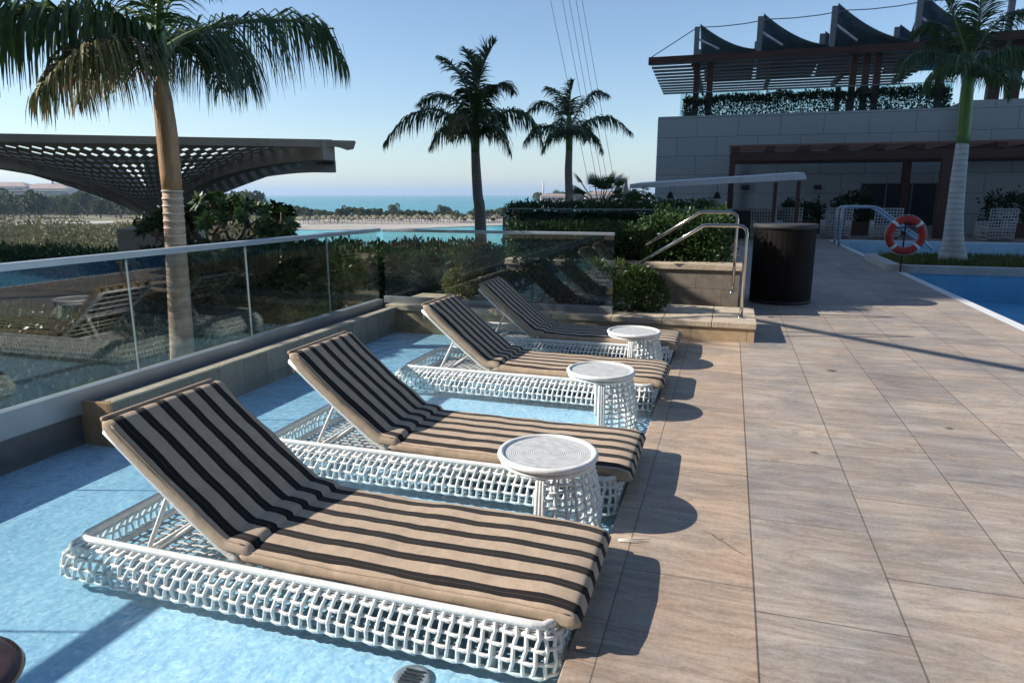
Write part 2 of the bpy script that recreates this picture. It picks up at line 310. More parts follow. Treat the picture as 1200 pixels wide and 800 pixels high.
# ---------------------------------------------------------------- mesh helpers
class MB:
    def __init__(s): s.v = []; s.f = []
    def add(s, v, f):
        k = len(s.v); s.v += [tuple(p) for p in v]; s.f += [tuple(i + k for i in q) for q in f]; return s
    def box(s, a, b):
        x0, y0, z0 = a; x1, y1, z1 = b
        return s.add([(x0, y0, z0), (x1, y0, z0), (x1, y1, z0), (x0, y1, z0), (x0, y0, z1), (x1, y0, z1), (x1, y1, z1), (x0, y1, z1)],
                     [(0, 3, 2, 1), (4, 5, 6, 7), (0, 1, 5, 4), (1, 2, 6, 5), (2, 3, 7, 6), (3, 0, 4, 7)])
    def tube(s, pts, r, n=6, close=False, caps=True):
        P = [Vector(p) for p in pts]; m = len(P)
        rr = r if hasattr(r, '__len__') else [r] * m
        T = []
        for i in range(m):
            if close: d = P[(i + 1) % m] - P[i - 1]
            else: d = P[min(i + 1, m - 1)] - P[max(i - 1, 0)]
            T.append(d.normalized() if d.length > 1e-9 else Vector((0, 0, 1)))
        up = Vector((0, 0, 1)) if abs(T[0].z) < .9 else Vector((1, 0, 0))
        U = T[0].cross(up).normalized(); vs = []
        for i in range(m):
            U = (U - T[i] * U.dot(T[i])); U = U.normalized() if U.length > 1e-6 else T[i].orthogonal().normalized()
            W = T[i].cross(U)
            for k in range(n):
                a = 2 * math.pi * k / n
                vs.append(P[i] + (U * math.cos(a) + W * math.sin(a)) * rr[i])
        fs = []
        for i in range(m if close else m - 1):
            j = (i + 1) % m
            for k in range(n):
                q = (k + 1) % n; fs.append((i * n + k, i * n + q, j * n + q, j * n + k))
        if caps and not close:
            fs.append(tuple(range(n - 1, -1, -1))); fs.append(tuple((m - 1) * n + k for k in range(n)))
        return s.add(vs, fs)
    def lathe(s, prof, n=32, c=(0, 0, 0), cap=True):
        vs = []; fs = []; m = len(prof)
        for r, z in prof:
            for k in range(n):
                a = 2 * math.pi * k / n; vs.append((c[0] + r * math.cos(a), c[1] + r * math.sin(a), c[2] + z))
        for i in range(m - 1):
            for k in range(n):
                q = (k + 1) % n; fs.append((i * n + k, i * n + q, (i + 1) * n + q, (i + 1) * n + k))
        if cap: fs.append(tuple(range(n - 1, -1, -1))); fs.append(tuple((m - 1) * n + k for k in range(n)))
        return s.add(vs, fs)
    def build(s, name, mat, parent=None, smooth=True, bevel=0, loc=None):
        me = bpy.data.meshes.new(name); me.from_pydata(s.v, [], s.f); me.update()
        if smooth: me.polygons.foreach_set('use_smooth', [True] * len(me.polygons))
        me.materials.append(mat)
        o = bpy.data.objects.new(name, me); C.objects.link(o)
        if parent: o.parent = parent
        if loc: o.location = loc
        if bevel:
            b = o.modifiers.new('bevel', 'BEVEL'); b.width = bevel; b.segments = 2; b.limit_method = 'ANGLE'
        return o
def tag(o, label=None, cat=None, group=None, kind=None):
    if label: o['label'] = label
    if cat: o['category'] = cat
    if group: o['group'] = group
    if kind: o['kind'] = kind
    return o
def thing(name, label, cat, loc=(0, 0, 0), rz=0, group=None):
    o = bpy.data.objects.new(name, None); C.objects.link(o); o.location = loc; o.rotation_euler = (0, 0, rz); o.empty_display_size = .2
    return tag(o, label, cat, group)
def copy_tree(o, parent=None):
    c = o.copy(); C.objects.link(c); c.parent = parent
    for ch in [x for x in bpy.data.objects if x.parent == o]: copy_tree(ch, c)
    return c
def box(name, a, b, mat, kind=None, parent=None, bevel=0):
    o = MB().box(a, b).build(name, mat, parent, smooth=False, bevel=bevel)
    if kind: o['kind'] = kind
    return o
def poly(name, pts, z, mat, kind='structure', thick=0):
    mb = MB(); n = len(pts)
    if not thick: mb.add([(x, y, z) for x, y in pts], [tuple(range(n))])
    else:
        mb.add([(x, y, z) for x, y in pts] + [(x, y, z - thick) for x, y in pts],
               [tuple(range(n)), tuple(range(2 * n - 1, n - 1, -1))] + [(i, i + n, (i + 1) % n + n, (i + 1) % n) for i in range(n)])
    o = mb.build(name, mat, smooth=False); o['kind'] = kind; 
    bm = bmesh.new(); bm.from_mesh(o.data); bmesh.ops.recalc_face_normals(bm, faces=bm.faces)
    bm.to_mesh(o.data); bm.free(); return o
def leaves(n, sample, size, aspect=.45, up=.3, seed=0, fold=True, droop=0):
    """n leaf-shaped faces; sample(rs) returns (points n x3, outward normals n x3)"""
    rs = np.random.RandomState(seed)
    P, Nn = sample(rs, n)
    n = len(P)
    d = Nn + rs.normal(0, .55, (n, 3)); d[:, 2] += up; d /= np.linalg.norm(d, axis=1)[:, None] + 1e-9   # leaf axis
    d[:, 2] -= droop; d /= np.linalg.norm(d, axis=1)[:, None] + 1e-9
    r = rs.normal(0, 1, (n, 3)); s = np.cross(d, r); s /= np.linalg.norm(s, axis=1)[:, None] + 1e-9
    sz = (size * rs.uniform(.6, 1.35, n))[:, None]
    a = P; b = P + d * sz * .5 + s * sz * aspect * .5; c = P + d * sz; e = P + d * sz * .5 - s * sz * aspect * .5
    V = np.stack([a, b, c, e], 1).reshape(-1, 3)
    F = np.arange(4 * n).reshape(-1, 4)
    return V, F
def np_mesh(name, V, F, mat, parent=None, loc=None):
    me = bpy.data.meshes.new(name); k = len(F); m = F.shape[1]
    me.vertices.add(len(V)); me.vertices.foreach_set('co', V.astype(np.float32).ravel())
    me.loops.add(k * m); me.loops.foreach_set('vertex_index', F.astype(np.int32).ravel())
    me.polygons.add(k); me.polygons.foreach_set('loop_start', np.arange(0, k * m, m, dtype=np.int32))
    me.update(calc_edges=True); me.materials.append(mat)
    o = bpy.data.objects.new(name, me); C.objects.link(o)
    if parent: o.parent = parent
    if loc: o.location = loc
    return o
def blobs(cs):
    """sampler over the shells of ellipsoids: cs = list of (cx,cy,cz,rx,ry,rz)"""
    A = np.array(cs, float)
    def f(rs, n):
        wgt = (A[:, 3] * A[:, 4] + A[:, 4] * A[:, 5] + A[:, 3] * A[:, 5]); idx = rs.choice(len(A), n, p=wgt / wgt.sum())
        d = rs.normal(0, 1, (n, 3)); d /= np.linalg.norm(d, axis=1)[:, None]
        rad = rs.uniform(.55, 1.0, n)[:, None] ** .5
        B = A[idx]; return B[:, :3] + d * rad * B[:, 3:6], d
    return f
def boxshell(x0, x1, y0, y1, z0, z1, rough=.06, seed=1):
    """sampler over front, back, top and ends of a hedge block with lumpy faces"""
    def f(rs, n):
        u = rs.uniform(0, 1, (n, 3)); P = np.array([x0, y0, z0]) + u * np.array([x1 - x0, y1 - y0, z1 - z0])
        Nn = np.zeros((n, 3)); A = np.array([(y1 - y0) * (x1 - x0), (x1 - x0) * (z1 - z0), (x1 - x0) * (z1 - z0) * .5, (y1 - y0) * (z1 - z0), (y1 - y0) * (z1 - z0)])
        q = rs.choice(5, n, p=A / A.sum()); dep = np.abs(rs.normal(0, rough, n))
        lump = np.array([noise.noise(Vector((float(p[0]) * 2.2, float(p[1]) * 2.2, float(p[2]) * 2.2 + seed))) for p in P]) * rough * 2.2
        for k, (ax, val, sg) in enumerate([(2, z1, 1), (1, y0, -1), (1, y1, 1), (0, x0, -1), (0, x1, 1)]):
            mk = q == k; P[mk, ax] = val + sg * (lump[mk] - dep[mk]); Nn[mk, ax] = sg
        return P, Nn
    f.core = (x0, x1, y0, y1, z0, z1, rough)
    return f

exec_marks = []
# ================================================================= THE SETTING
box('deck_main', (.2, -9, -.3), (3.55, 40, 0), M['deck'], 'structure')
box('pool_coping', (-.47, -9, -.3), (.2, 8.06, .002), M['coping'], 'structure', bevel=.006)
box('terrace_back', (-4.8, 9.2, -.6), (.2, 40, -.002), M['deck_far'], 'structure')
box('terrace_far', (3.55, 28.3, -.3), (40, 44, 0), M['deck_far'], 'structure')
box('terrace_right', (14, -9, -.3), (40, 28.3, 0), M['deck_far'], 'structure')
box('terrace_near', (-14, -24, -.5), (40, -9, 0), M['deck_far'], 'structure')
# wading pool
box('pool_floor', (-4.75, -9, -.5), (-.47, 8.06, -.14), M['pool'], 'structure')
poly('pool_water', [(-4.45, -8.99), (-.471, -8.99), (-.471, 8.055), (-4.45, 8.055)], -.03, M['water'])
# right-hand pool
box('swimming_pool_floor', (3.72, -9, -1.3), (14, 28.3, -.6), M['deep'], 'structure')
mb = MB(); mb.box((3.55, -9, -1.3), (3.72, 28.3, -.004)); ob = mb.build('swimming_pool_gutter', M['white'], smooth=False); ob['kind'] = 'structure'
poly('swimming_pool_water', [(3.72, -9), (14, -9), (14, 28.3), (3.72, 28.3)], -.03, M['water_deep'])
mb = MB(); mb.box((3.72, 28.12, -.6), (14, 28.3, .004)); ob = mb.build('swimming_pool_far_gutter', M['white'], smooth=False); ob['kind'] = 'structure'

# lowland, beach, lagoon and sea, 9 m below
def sea_mat(name, c1, c2, sc, rough=.25, bs=.6):
    m, t, o = newmat(name); L = t.links.new
    b = N(t, 'BsdfPrincipled'); b.inputs['Roughness'].default_value = rough; b.inputs['IOR'].default_value = 1.33; b.inputs['Specular IOR Level'].default_value = .25
    mp = mapping(t, (.25, 1, 1)); n = N(t, 'TexNoise', i_Scale=sc, i_Detail=8, i_Roughness=.65); L(mp.outputs[0], n.inputs['Vector'])
    rp = ramp(t, [(.35, c1), (.65, c2)]); L(n.outputs[0], rp.inputs[0]); L(rp.outputs[0], b.inputs['Base Color'])
    mp2 = mapping(t, (.5, 1, 1)); n2 = N(t, 'TexNoise', i_Scale=.8, i_Detail=6); L(mp2.outputs[0], n2.inputs['Vector'])
    bp = N(t, 'Bump', i_Strength=bs, i_Distance=.4); L(n2.outputs[0], bp.inputs['Height']); L(bp.outputs[0], b.inputs['Normal'])
    L(b.outputs[0], o.inputs[0]); return m
M['sea'] = sea_mat('open_sea', (.006, .17, .21), (.015, .25, .29), .02)
M['lagoon'] = sea_mat('turquoise_lagoon', (.03, .30, .33), (.06, .40, .41), .05, .2, .25)
mb = MB(); S = 15900
mb.add([(-S, -300, -9.3), (S, -300, -9.3), (S, S, -9.3), (-S, S, -9.3)], [(0, 1, 2, 3)]); ob = mb.build('sea', M['sea'], smooth=False); ob['kind'] = 'structure'
def gp(x, y, z=-9.0):
    """photo pixel -> ground position (only used to read off plan positions)"""
    cx, cy = (x - 600) / 800, (400 - y) / 800
    f = cy * math.sin(PITCH) + math.cos(PITCH); u = cy * math.cos(PITCH) - math.sin(PITCH)
    X = cx * math.cos(YAW) - f * math.sin(YAW); Y = cx * math.sin(YAW) + f * math.cos(YAW)
    t = (z - H) / u; return (X * t, Y * t)
poly('lowland', [gp(-1500, 232), gp(100, 231), gp(230, 233), gp(300, 240.5), gp(345, 246), gp(345, 268.5), gp(320, 280), gp(330, 420), gp(300, 700), gp(-1500, 700)], -9.0, M['land'], thick=.5)
poly('beach', [gp(343, 253), gp(480, 252), gp(620, 251.5), gp(655, 252), gp(668, 258), gp(640, 262), gp(560, 265), gp(480, 268), gp(400, 269.5), gp(343, 269)], -8.96, M['sand'], thick=.5)
poly('lagoon', [gp(300, 275), gp(344, 269.3), gp(480, 268.4), gp(560, 265.3), gp(640, 262.3), gp(760, 262), gp(760, 330), gp(300, 400)], -9.1, M['lagoon'])
poly('far_spit', [gp(612, 241.5), gp(650, 239.5), gp(800, 238.5), gp(1100, 238), gp(1100, 244), gp(800, 246), gp(640, 245.5), gp(612, 244)], -8.95, M['sand'], thick=.5)
poly('lowland_road', [gp(-300, 265), gp(0, 262.5), gp(133, 259.5), gp(133, 261), gp(0, 264.8), gp(-300, 269)], -8.93, M['road'])

# podium beyond the glass (planting level) and its beds
box('lower_terrace', (-30, -24, -9), (-4.8, 19.5, -1.6), M['soil'], 'structure')
box('bed_behind_glass', (-12, -24, -1.6), (-4.8, 8.6, -.5), M['soil'], 'structure')

# ================================================================= STRUCTURES AND OBJECTS NEAR THE POOL
# edge wall of the pool and the dark channel behind it
t = thing('pool_edge_wall', 'low stone tiled wall with pale cap along the left pool edge below the glass', 'wall', (-4.3, 3.6, 0))
mb = MB().box((-.0, .0, -.2), (.15, 4.46, .185)); mb.build('wall_face', M['wall_tile'], t, smooth=False)
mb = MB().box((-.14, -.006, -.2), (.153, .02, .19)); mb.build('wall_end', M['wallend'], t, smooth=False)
mb = MB()
for k in range(4): mb.box((.07, .03 + k * 1.11, .185), (.165, .03 + k * 1.11 + 1.095, .2))
mb.build('cap', M['cap'], t, smooth=False, bevel=.003)
mb = MB().box((-.15, .02, -.2), (-.0, 4.46, .1)); mb.build('ledge', M['ledge'], t, smooth=False)
# glass balustrade, left run and far run
GX = -4.45
t = thing('glass_balustrade', 'long frameless glass balustrade with flat grey handrail along the left of the wading pool', 'balustrade', (GX, 0, 0))
mb = MB().box((-.05, -9, .09), (.05, 8.2, .27)); mb.build('base_channel', M['channel'], t, smooth=False, bevel=.004)
MB().box((-.047, -9, -.6), (.03, 8.2, .088)).build('upstand', M['ledge'], t, smooth=False)
seams = [-8.9, -7.45, -6.0, -4.5, -3.0, -1.6, -.15, 1.3, 2.75, 4.17, 5.56, 6.98, 8.18]
for a, b in zip(seams[:-1], seams[1:]):
    MB().box((-.008, a + .006, .23), (.008, b - .006, 1.17)).build('glass_pane', M['glass'], t, smooth=False)
for a in seams[1:-1]:
    MB().box((-.009, a - .0028, .27), (.009, a + .0028, 1.165)).build('seam', M['seam'], t, smooth=False)
MB().box((-.055, -9, 1.17), (.055, 8.2, 1.215)).build('top_rail', M['rail'], t, smooth=False, bevel=.006)
t = thing('glass_balustrade', 'shorter glass balustrade across the far end of the wading pool, in front of the shrubs', 'balustrade', (GX, 8.25, 0))
MB().box((.05, -.03, .0), (3.15, .03, .31)).build('base_channel', M['channel'], t, smooth=False, bevel=.004)
for a, b in ((.06, 1.1), (1.1, 2.13), (2.13, 3.15)):
    MB().box((a + .004, -.008, .29), (b - .004, .008, 1.165)).build('glass_pane', M['glass'], t, smooth=False)
MB().box((.0565, -.03, 1.168), (3.15, .03, 1.205)).build('top_rail', M['rail'], t, smooth=False, bevel=.006)
# raised stone step across the far end
t = thing('stone_platform', 'raised warm stone step across the far end of the wading pool', 'platform', (-4.28, 8.06, 0))
MB().box((0, .02, -.3), (4.63, 1.15, .155)).build('riser', M['plat'], t, smooth=False)
mb = MB(); xs = [-.02, .75, 1.5, 2.25, 3.0, 3.6, 4.16, 4.65]
for a, b in zip(xs[:-1], xs[1:]): mb.box((a + .003, 0, .155), (b - .003, 1.16, .222))
mb.build('cap', M['cap'], t, smooth=False, bevel=.006)
# handrails of the step
def handrail(x, y, label, z0):
    h = thing('handrail', label, 'handrail', (x, y, z0), 0, 'steel handrails by the far steps')
    pts = [(0, 0, 0), (0, 0, .98), (-.012, 0, 1.035), (-.05, 0, 1.065), (-.1, 0, 1.075), (-.46, 0, 1.075), (-.5, 0, 1.065), (-.52, 0, 1.05), (-1.2, 0, .62)]
    MB().tube(pts, .021, 12).build('rail_tube', M['steel'], h)
    MB().lathe([(.045, 0), (.045, .008), (.03, .014)], 16).build('floor_flange', M['steel'], h)
    return h
handrail(.20, 8.42, 'bent steel handrail at the right end of the stone platform, nearer one', .222)
handrail(.10, 9.75, 'bent steel handrail behind the nearer handrail, beside the dark tub', .34)

# dark round tub
t = thing('towel_tub', 'tall round black brown slatted tub standing at the end of the planter', 'tub', (.83, 11.5, 0))
mb = MB(); n = 40
for k in range(n):
    a0 = 2 * math.pi * (k + .025) / n; a1 = 2 * math.pi * (k + .975) / n; r0, r1 = .455, .43
    vs = []
    for z in (.04, 1.17):
        for r in (r0, r1):
            for a in (a0, a1): vs.append((r * math.cos(a), r * math.sin(a), z))
    mb.add(vs, [(0, 1, 5, 4), (2, 6, 7, 3), (4, 5, 7, 6), (0, 2, 3, 1), (0, 4, 6, 2), (1, 3, 7, 5)])
mb.build('slatted_side', M['bin'], t, smooth=False)
MB().lathe([(.425, .03), (.425, 1.16)], 40).build('inner_drum', M['dark'], t)
MB().lathe([(.40, 1.14), (.47, 1.14), (.475, 1.17), (.475, 1.2), (.465, 1.21), (.40, 1.212)], 48).build('rim', M['dark'], t)
MB().lathe([(.46, 0), (.46, .05), (.44, .055)], 48).build('plinth', M['dark'], t)

# planter behind the platform
t = thing('stone_planter', 'grey brown stone planter wall behind the platform with shrubs inside', 'planter', (-3.2, 9.9, 0))
MB().box((0, 0, -.01), (3.38, 1.9, .62)).build('planter_body', M['planter'], t, smooth=False)
MB().box((-.03, -.03, .62), (3.41, 1.93, .70)).build('planter_cap', M['cap'], t, smooth=False, bevel=.006)
# drain in the pool floor
t = thing('pool_drain', 'small round grey drain cover on the pool floor in the foreground', 'drain', (-1.035, 2.035, -.14))
MB().lathe([(.0, .004), (.045, .008), (.05, .012), (.072, .012), (.078, 0)], 32, cap=False).build('drain_ring', M['rail'], t)
mb = MB()
for k in range(-2, 3): mb.box((-.04, k * .018 - .004, .010), (.04, k * .018 + .004, .016))
mb.build('drain_grille', M['dark'], t, smooth=False)

# ---------------------------------------------------------------- loungers
def cushion(path, width, thick, name, parent, seed=0, flare=0):
    """upholstered pad following a path of (x,z) points, stripes run along it"""
    P = [Vector((p[0], 0, p[1])) for p in path]
    # resample
    seg = [0]
    for a, b in zip(P[:-1], P[1:]): seg.append(seg[-1] + (b - a).length)
    L = seg[-1]; n = max(12, int(L / .025)); pts = []
    for i in range(n + 1):
        s = L * i / n; j = max(k for k in range(len(seg)) if seg[k] <= s + 1e-9); j = min(j, len(P) - 2)
        f = (s - seg[j]) / (seg[j + 1] - seg[j]); pts.append((s, P[j].lerp(P[j + 1], f)))
    for _ in range(4):
        pts = [pts[0]] + [(pts[i][0], (pts[i - 1][1] + pts[i][1] * 2 + pts[i + 1][1]) / 4) for i in range(1, n)] + [pts[-1]]
    Mx = 56; vs = []; fs = []
    ends = [0, .35, .6, .8, .92, 1]
    rings = []
    for i, (s, p) in enumerate(pts):
        d = (pts[min(i + 1, n)][1] - pts[max(i - 1, 0)][1]).normalized(); nn = Vector((-d.z, 0, d.x))
        if nn.z < 0: nn = -nn
        e = min(s, L - s); q = min(1, e / (thick * .55)); rs_ = math.sqrt(max(0, 1 - (1 - q) ** 2)); rings.append((s, p, d, nn, rs_))
    for (s, p, d, nn, q) in rings:
        for k in range(Mx):
            a = 2 * math.pi * k / Mx; ca, sa = math.cos(a), math.sin(a)
            ex = 2 / 11; ez = 2 / 3.6
            y = (abs(ca) ** ex) * (1 if ca > 0 else -1) * (width / 2) * (1 - .035 * (1 - q))
            z = (abs(sa) ** ez) * (1 if sa > 0 else -1) * (thick / 2) * max(q, .12)
            crown = .012 * (1 - (2 * y / width) ** 2) * q if sa > 0 else 0
            w1 = noise.noise(Vector((s * 5 + seed, y * 5, sa * 2))) * .008 + noise.noise(Vector((s * 14 + seed, y * 9, sa * 2))) * .003 + .003 * noise.noise(Vector((s * 2.2 + seed * 3, y * 2, 0)))
            pos = p + nn * (z + crown + w1); vs.append((pos.x, y * (1 + w1 * .8), pos.z))
    m = len(rings)
    for i in range(m - 1):
        for k in range(Mx):
            q = (k + 1) % Mx; fs.append((i * Mx + k, i * Mx + q, (i + 1) * Mx + q, (i + 1) * Mx + k))
    fs.append(tuple(range(Mx - 1, -1, -1))); fs.append(tuple((m - 1) * Mx + k for k in range(Mx)))
    o = MB().add(vs, fs).build(name, M['fabric'], parent)
    for ky in (5, 23, 51, 33):
        line = [Vector(vs[i * Mx + ky]) for i in range(2, m - 2)]
        MB().tube(line, .0035, 5).build('welt', M['tan'], o)
    return o
def rrect(x0, x1, y0, y1, r, n=8):
    pts = []
    for cx, cy, a0 in ((x1 - r, y1 - r, 0), (x0 + r, y1 - r, 90), (x0 + r, y0 + r, 180), (x1 - r, y0 + r, 270)):
        for k in range(n + 1):
            a = R(a0 + 90 * k / n); pts.append((cx + r * math.cos(a), cy + r * math.sin(a)))
    return pts
def resample(pts, n):
    P = [Vector(p) for p in pts] + [Vector(pts[0])]; seg = [0]
    for a, b in zip(P[:-1], P[1:]): seg.append(seg[-1] + (b - a).length)
    out = []; j = 0
    for i in range(n):
        s = seg[-1] * i / n
        while seg[j + 1] < s: j += 1
        out.append(P[j].lerp(P[j + 1], (s - seg[j]) / max(1e-9, seg[j + 1] - seg[j])))
    return out
def lounger_proto(sd=0):
    """local frame: x = 0 at the foot end on the deck edge, -x towards the head, z = 0 deck level"""
    g = 'striped sun loungers standing in the wading pool'
    t = thing('sun_lounger', '', 'sun lounger', (0, 0, 0), 0, g)
    nv = 150
    lv = [(.115, -2.28, -.05, .39, .05), (.078, -2.34, -.036, .405, .06), (.03, -2.39, -.03, .416, .07), (-.022, -2.42, -.026, .424, .08), (-.075, -2.42, -.03, .424, .08)]
    def ring(z, x0, x1, w_, r_):   # same number of strands on every side at every height
        nl, nsd, nc = 104, 34, 6; out = []
        def ln(a, b, n): return [(a[0] + (b[0] - a[0]) * k / n, a[1] + (b[1] - a[1]) * k / n) for k in range(n)]
        def cn(cx, cy, a0): return [(cx + r_ * math.cos(R(a0 + 90 * k / nc)), cy + r_ * math.sin(R(a0 + 90 * k / nc))) for k in range(nc)]
        out += cn(x1 - r_, w_ - r_, 0) + ln((x1 - r_, w_), (x0 + r_, w_), nl) + cn(x0 + r_, w_ - r_, 90) + ln((x0, w_ - r_), (x0, -w_ + r_), nsd)
        out += cn(x0 + r_, -w_ + r_, 180) + ln((x0 + r_, -w_), (x1 - r_, -w_), nl) + cn(x1 - r_, -w_ + r_, 270) + ln((x1, -w_ + r_), (x1, w_ - r_), nsd)
        return [Vector((a, b, z)) for a, b in out]
    rings = [ring(*q) for q in lv]; nv = len(rings[0]) // 2
    mb = MB()
    for k in range(0, nv * 2, 2):
        pts = []
        for i, rg in enumerate(rings):
            p = rg[k].copy(); nrm = Vector((p.x + 1.2, p.y * 2.5, 0)).normalized()
            p += nrm * (.006 if (i + k // 2) % 2 else -.006); pts.append(p)
        # densify for a smooth bulge
        q = []
        for a, b in zip(pts[:-1], pts[1:]): q += [a, a.lerp(b, .5)]
        q.append(pts[-1]); mb.tube(q, .0088, 5, caps=False)
    for i, rg in enumerate(rings[1:], 1):
        pts = []
        for k in range(nv * 2):
            p = rg[k].copy(); nrm = Vector((p.x + 1.2, p.y * 2.5, 0)).normalized()
            p += nrm * (.007 * math.sin(math.pi * (k / 2 + i))) ; pts.append(p)
        mb.tube(pts[::1], .0086, 5, close=True)
    # tight small weave under the rim
    for dz, off in ((.096, .004), (.084, .008)):
        mb.tube([Vector((p.x, p.y, dz)) + Vector((p.x + 1.2, p.y * 2.5, 0)).normalized() * off for p in rings[0]], .0048, 5, close=True)
    mb.build('woven_basket_side', M['wicker'], t)
    top = [Vector((p.x, p.y, .118)) for p in resample([(a, b, 0) for a, b in rrect(-2.28, -.05, -.39, .39, .05, 6)], 120)]
    MB().tube(top, .016, 8, close=True).build('top_rim', M['wicker'], t)
    # woven floor under the seat and behind the backrest
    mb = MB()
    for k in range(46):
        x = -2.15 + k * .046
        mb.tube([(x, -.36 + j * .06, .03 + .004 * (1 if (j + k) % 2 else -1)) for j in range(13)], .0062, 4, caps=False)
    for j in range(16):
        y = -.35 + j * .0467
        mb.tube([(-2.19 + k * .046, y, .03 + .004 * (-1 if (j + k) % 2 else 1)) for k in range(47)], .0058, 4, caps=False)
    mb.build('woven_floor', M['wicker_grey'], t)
    mb = MB()
    for y in (-.345, .345): mb.tube([(-2.18, y, .045), (-.08, y, .045)], .014, 6)
    for x in (-2.18, -1.45, -.75, -.08): mb.tube([(x, -.345, .045), (x, .345, .045)], .014, 6)
    for x in (-2.0, -.3):
        for y in (-.33, .33): mb.tube([(x, y, .04), (x, y, -.138)], .016, 8)
    mb.build('seat_frame', M['wicker'], t)
    # backrest frame
    hinge = (-1.42, .10); topp = (-2.115, .625)
    def bl(f, off=0):  # point along the backrest, slight concave curve
        x = hinge[0] + (topp[0] - hinge[0]) * f; z = hinge[1] + .03 * min(1, f / .15) + (topp[1] - hinge[1] - .03) * max(0, (f - .13) / .87) - .012 * math.sin(math.pi * f); return (x + off * .56, z + off * .83)
    mb = MB()
    for y in (-.325, .325): mb.tube([(bl(f)[0], y, bl(f)[1]) for f in [k / 10 for k in range(11)]], .015, 8)
    for f in (0, .5, 1.0): mb.tube([(bl(f)[0], -.325, bl(f)[1]), (bl(f)[0], .325, bl(f)[1])], .014, 8)
    for k in range(1, 9): mb.tube([(bl(k / 9)[0], -.325, bl(k / 9)[1]), (bl(k / 9)[0], .325, bl(k / 9)[1])], .006, 5)
    mb.build('backrest_frame', M['wicker'], t)
    mb = MB(); 
    for y in (-.29, .29): mb.tube([(bl(.58)[0], y, bl(.58)[1]), (-1.99, y, .05)], .011, 8)
    mb.tube([(-1.99, -.29, .05), (-1.99, .29, .05)], .011, 8)
    for y in (-.27, .27): mb.tube([(bl(.36)[0], y, bl(.36)[1]), (-1.96, y, .05)], .009, 8)
    mb.build('prop_leg', M['wicker'], t)
    seat = cushion([(-1.44, .148), (-1.2, .14), (-.8, .136), (-.3, .136), (-.08, .136), (.0, .128), (.045, .112)], .72, .075, 'seat_cushion', t, 3 + sd * 7)
    bp = [(-1.36, .168), (-1.41, .172), (-1.47, .192)] + [bl(f, .05) for f in [.13, .17, .22, .3, .4, .5, .6, .7, .8, .9, 1.0, 1.02]]
    back = cushion(bp, .72, .07, 'back_cushion', t, 11 + sd * 5)
    MB().tube([(bl(1.03, .05)[0] - .0, y, bl(1.03, .05)[1]) for y in [-.34 + k * .068 for k in range(11)]], .012, 6).build('cushion_piping', M['tan'], back)
    for f in (.0, .96):
        for y in (-.3, .3):
            mb = MB(); x, z = bl(f); mb.tube([(x, y, z - .02), (x - .03, y, z - .01), (x - .04, y + .03, z - .06)], .005, 5)
            mb.build('tie_strap', M['tan'], back)
    return t
labs = ['striped lounger nearest the camera, fully in view in the foreground',
        'striped lounger second from the front, behind the largest round side table',
        'striped lounger third from the front, between two round side tables',
        'striped lounger farthest back, right in front of the stone platform']
for i, (y, s) in enumerate([(2.53, 1), (3.90, 1), (5.86, 1), (7.36, 1)]):
    o = lounger_proto(i)
    o.location = (-.47, y, 0); o['label'] = labs[i]
    o.rotation_euler = (0, 0, R([0, .4, -.5, .3][i]))

# ---------------------------------------------------------------- side tables
def table_proto():
    t = thing('side_table', '', 'side table', (0, 0, 0), 0, 'round white wicker side tables between the loungers')
    rt = .248; zt = .32
    MB().tube([(rt * math.cos(a), rt * math.sin(a), zt) for a in [2 * math.pi * k / 72 for k in range(72)]], .018, 8, close=True).build('table_rim', M['wicker'], t)
    MB().tube([((rt - .008) * math.cos(a), (rt - .008) * math.sin(a), zt - .032) for a in [2 * math.pi * k / 72 for k in range(72)]], .012, 8, close=True).build('under_rim', M['wicker'], t)
    prof = [(0.0005, zt + .006)] + [(rt * k / 30, zt + .006 - .0012 * (k % 2)) for k in range(1, 30)] + [(rt - .004, zt), (rt - .004, zt - .02), (.0005, zt - .02)]
    MB().lathe(prof, 64, cap=False).build('table_top', M['tantop'], t)
    # half-round lattice shell on the deck side
    mb = MB(); z0 = -.13
    def sp(a, z, off=0):
        f = (zt - .03 - z) / (zt - .03 - z0); r = rt - .02 + .05 * f + .02 * math.sin(math.pi * f) + off
        return (r * math.cos(a), r * math.sin(a), z)
    A0, A1 = -80, 95; nz = 11; na = 14
    for k in range(na + 1):
        a = R(A0 + (A1 - A0) * k / na)
        mb.tube([sp(a, z0 + (zt - .03 - z0) * j / 16, .006 * math.sin(math.pi * (j * nz / 16 + k))) for j in range(17)], .0105, 5, caps=False)
    for j in range(nz + 1):
        z = z0 + (zt - .035 - z0) * j / nz
        mb.tube([sp(R(A0 + (A1 - A0) * k / 56), z, .007 * math.sin(math.pi * (k * na / 56 + j + .5))) for k in range(57)], .0085, 5, caps=False)
    for k in range(9):   # extra diagonals
        aa = A0 + (A1 - A0) * k / 9
        mb.tube([sp(R(aa + 19 * j / 12), z0 + (zt - .04 - z0) * j / 12, -.008) for j in range(13)], .0065, 5, caps=False)
    mb.build('lattice_shell', M['wicker'], t)
    mb = MB()
    for grp in ((A0 - 7.5, A0 - 4, A0 - .5), (A1 + 3, A1 + 6)):
        mb = MB()
        for a in grp: mb.tube([sp(R(a), z0 + (zt - .03 - z0) * j / 10) for j in range(11)], .0125, 8)
        mb.build('edge_post', M['wicker'], t)
    return t
T0 = table_proto()
tl = ['largest round white wicker side table, between the first and second loungers',
      'middle round white wicker side table, between the second and third loungers',
      'smallest and farthest round white wicker side table, in front of the last lounger']
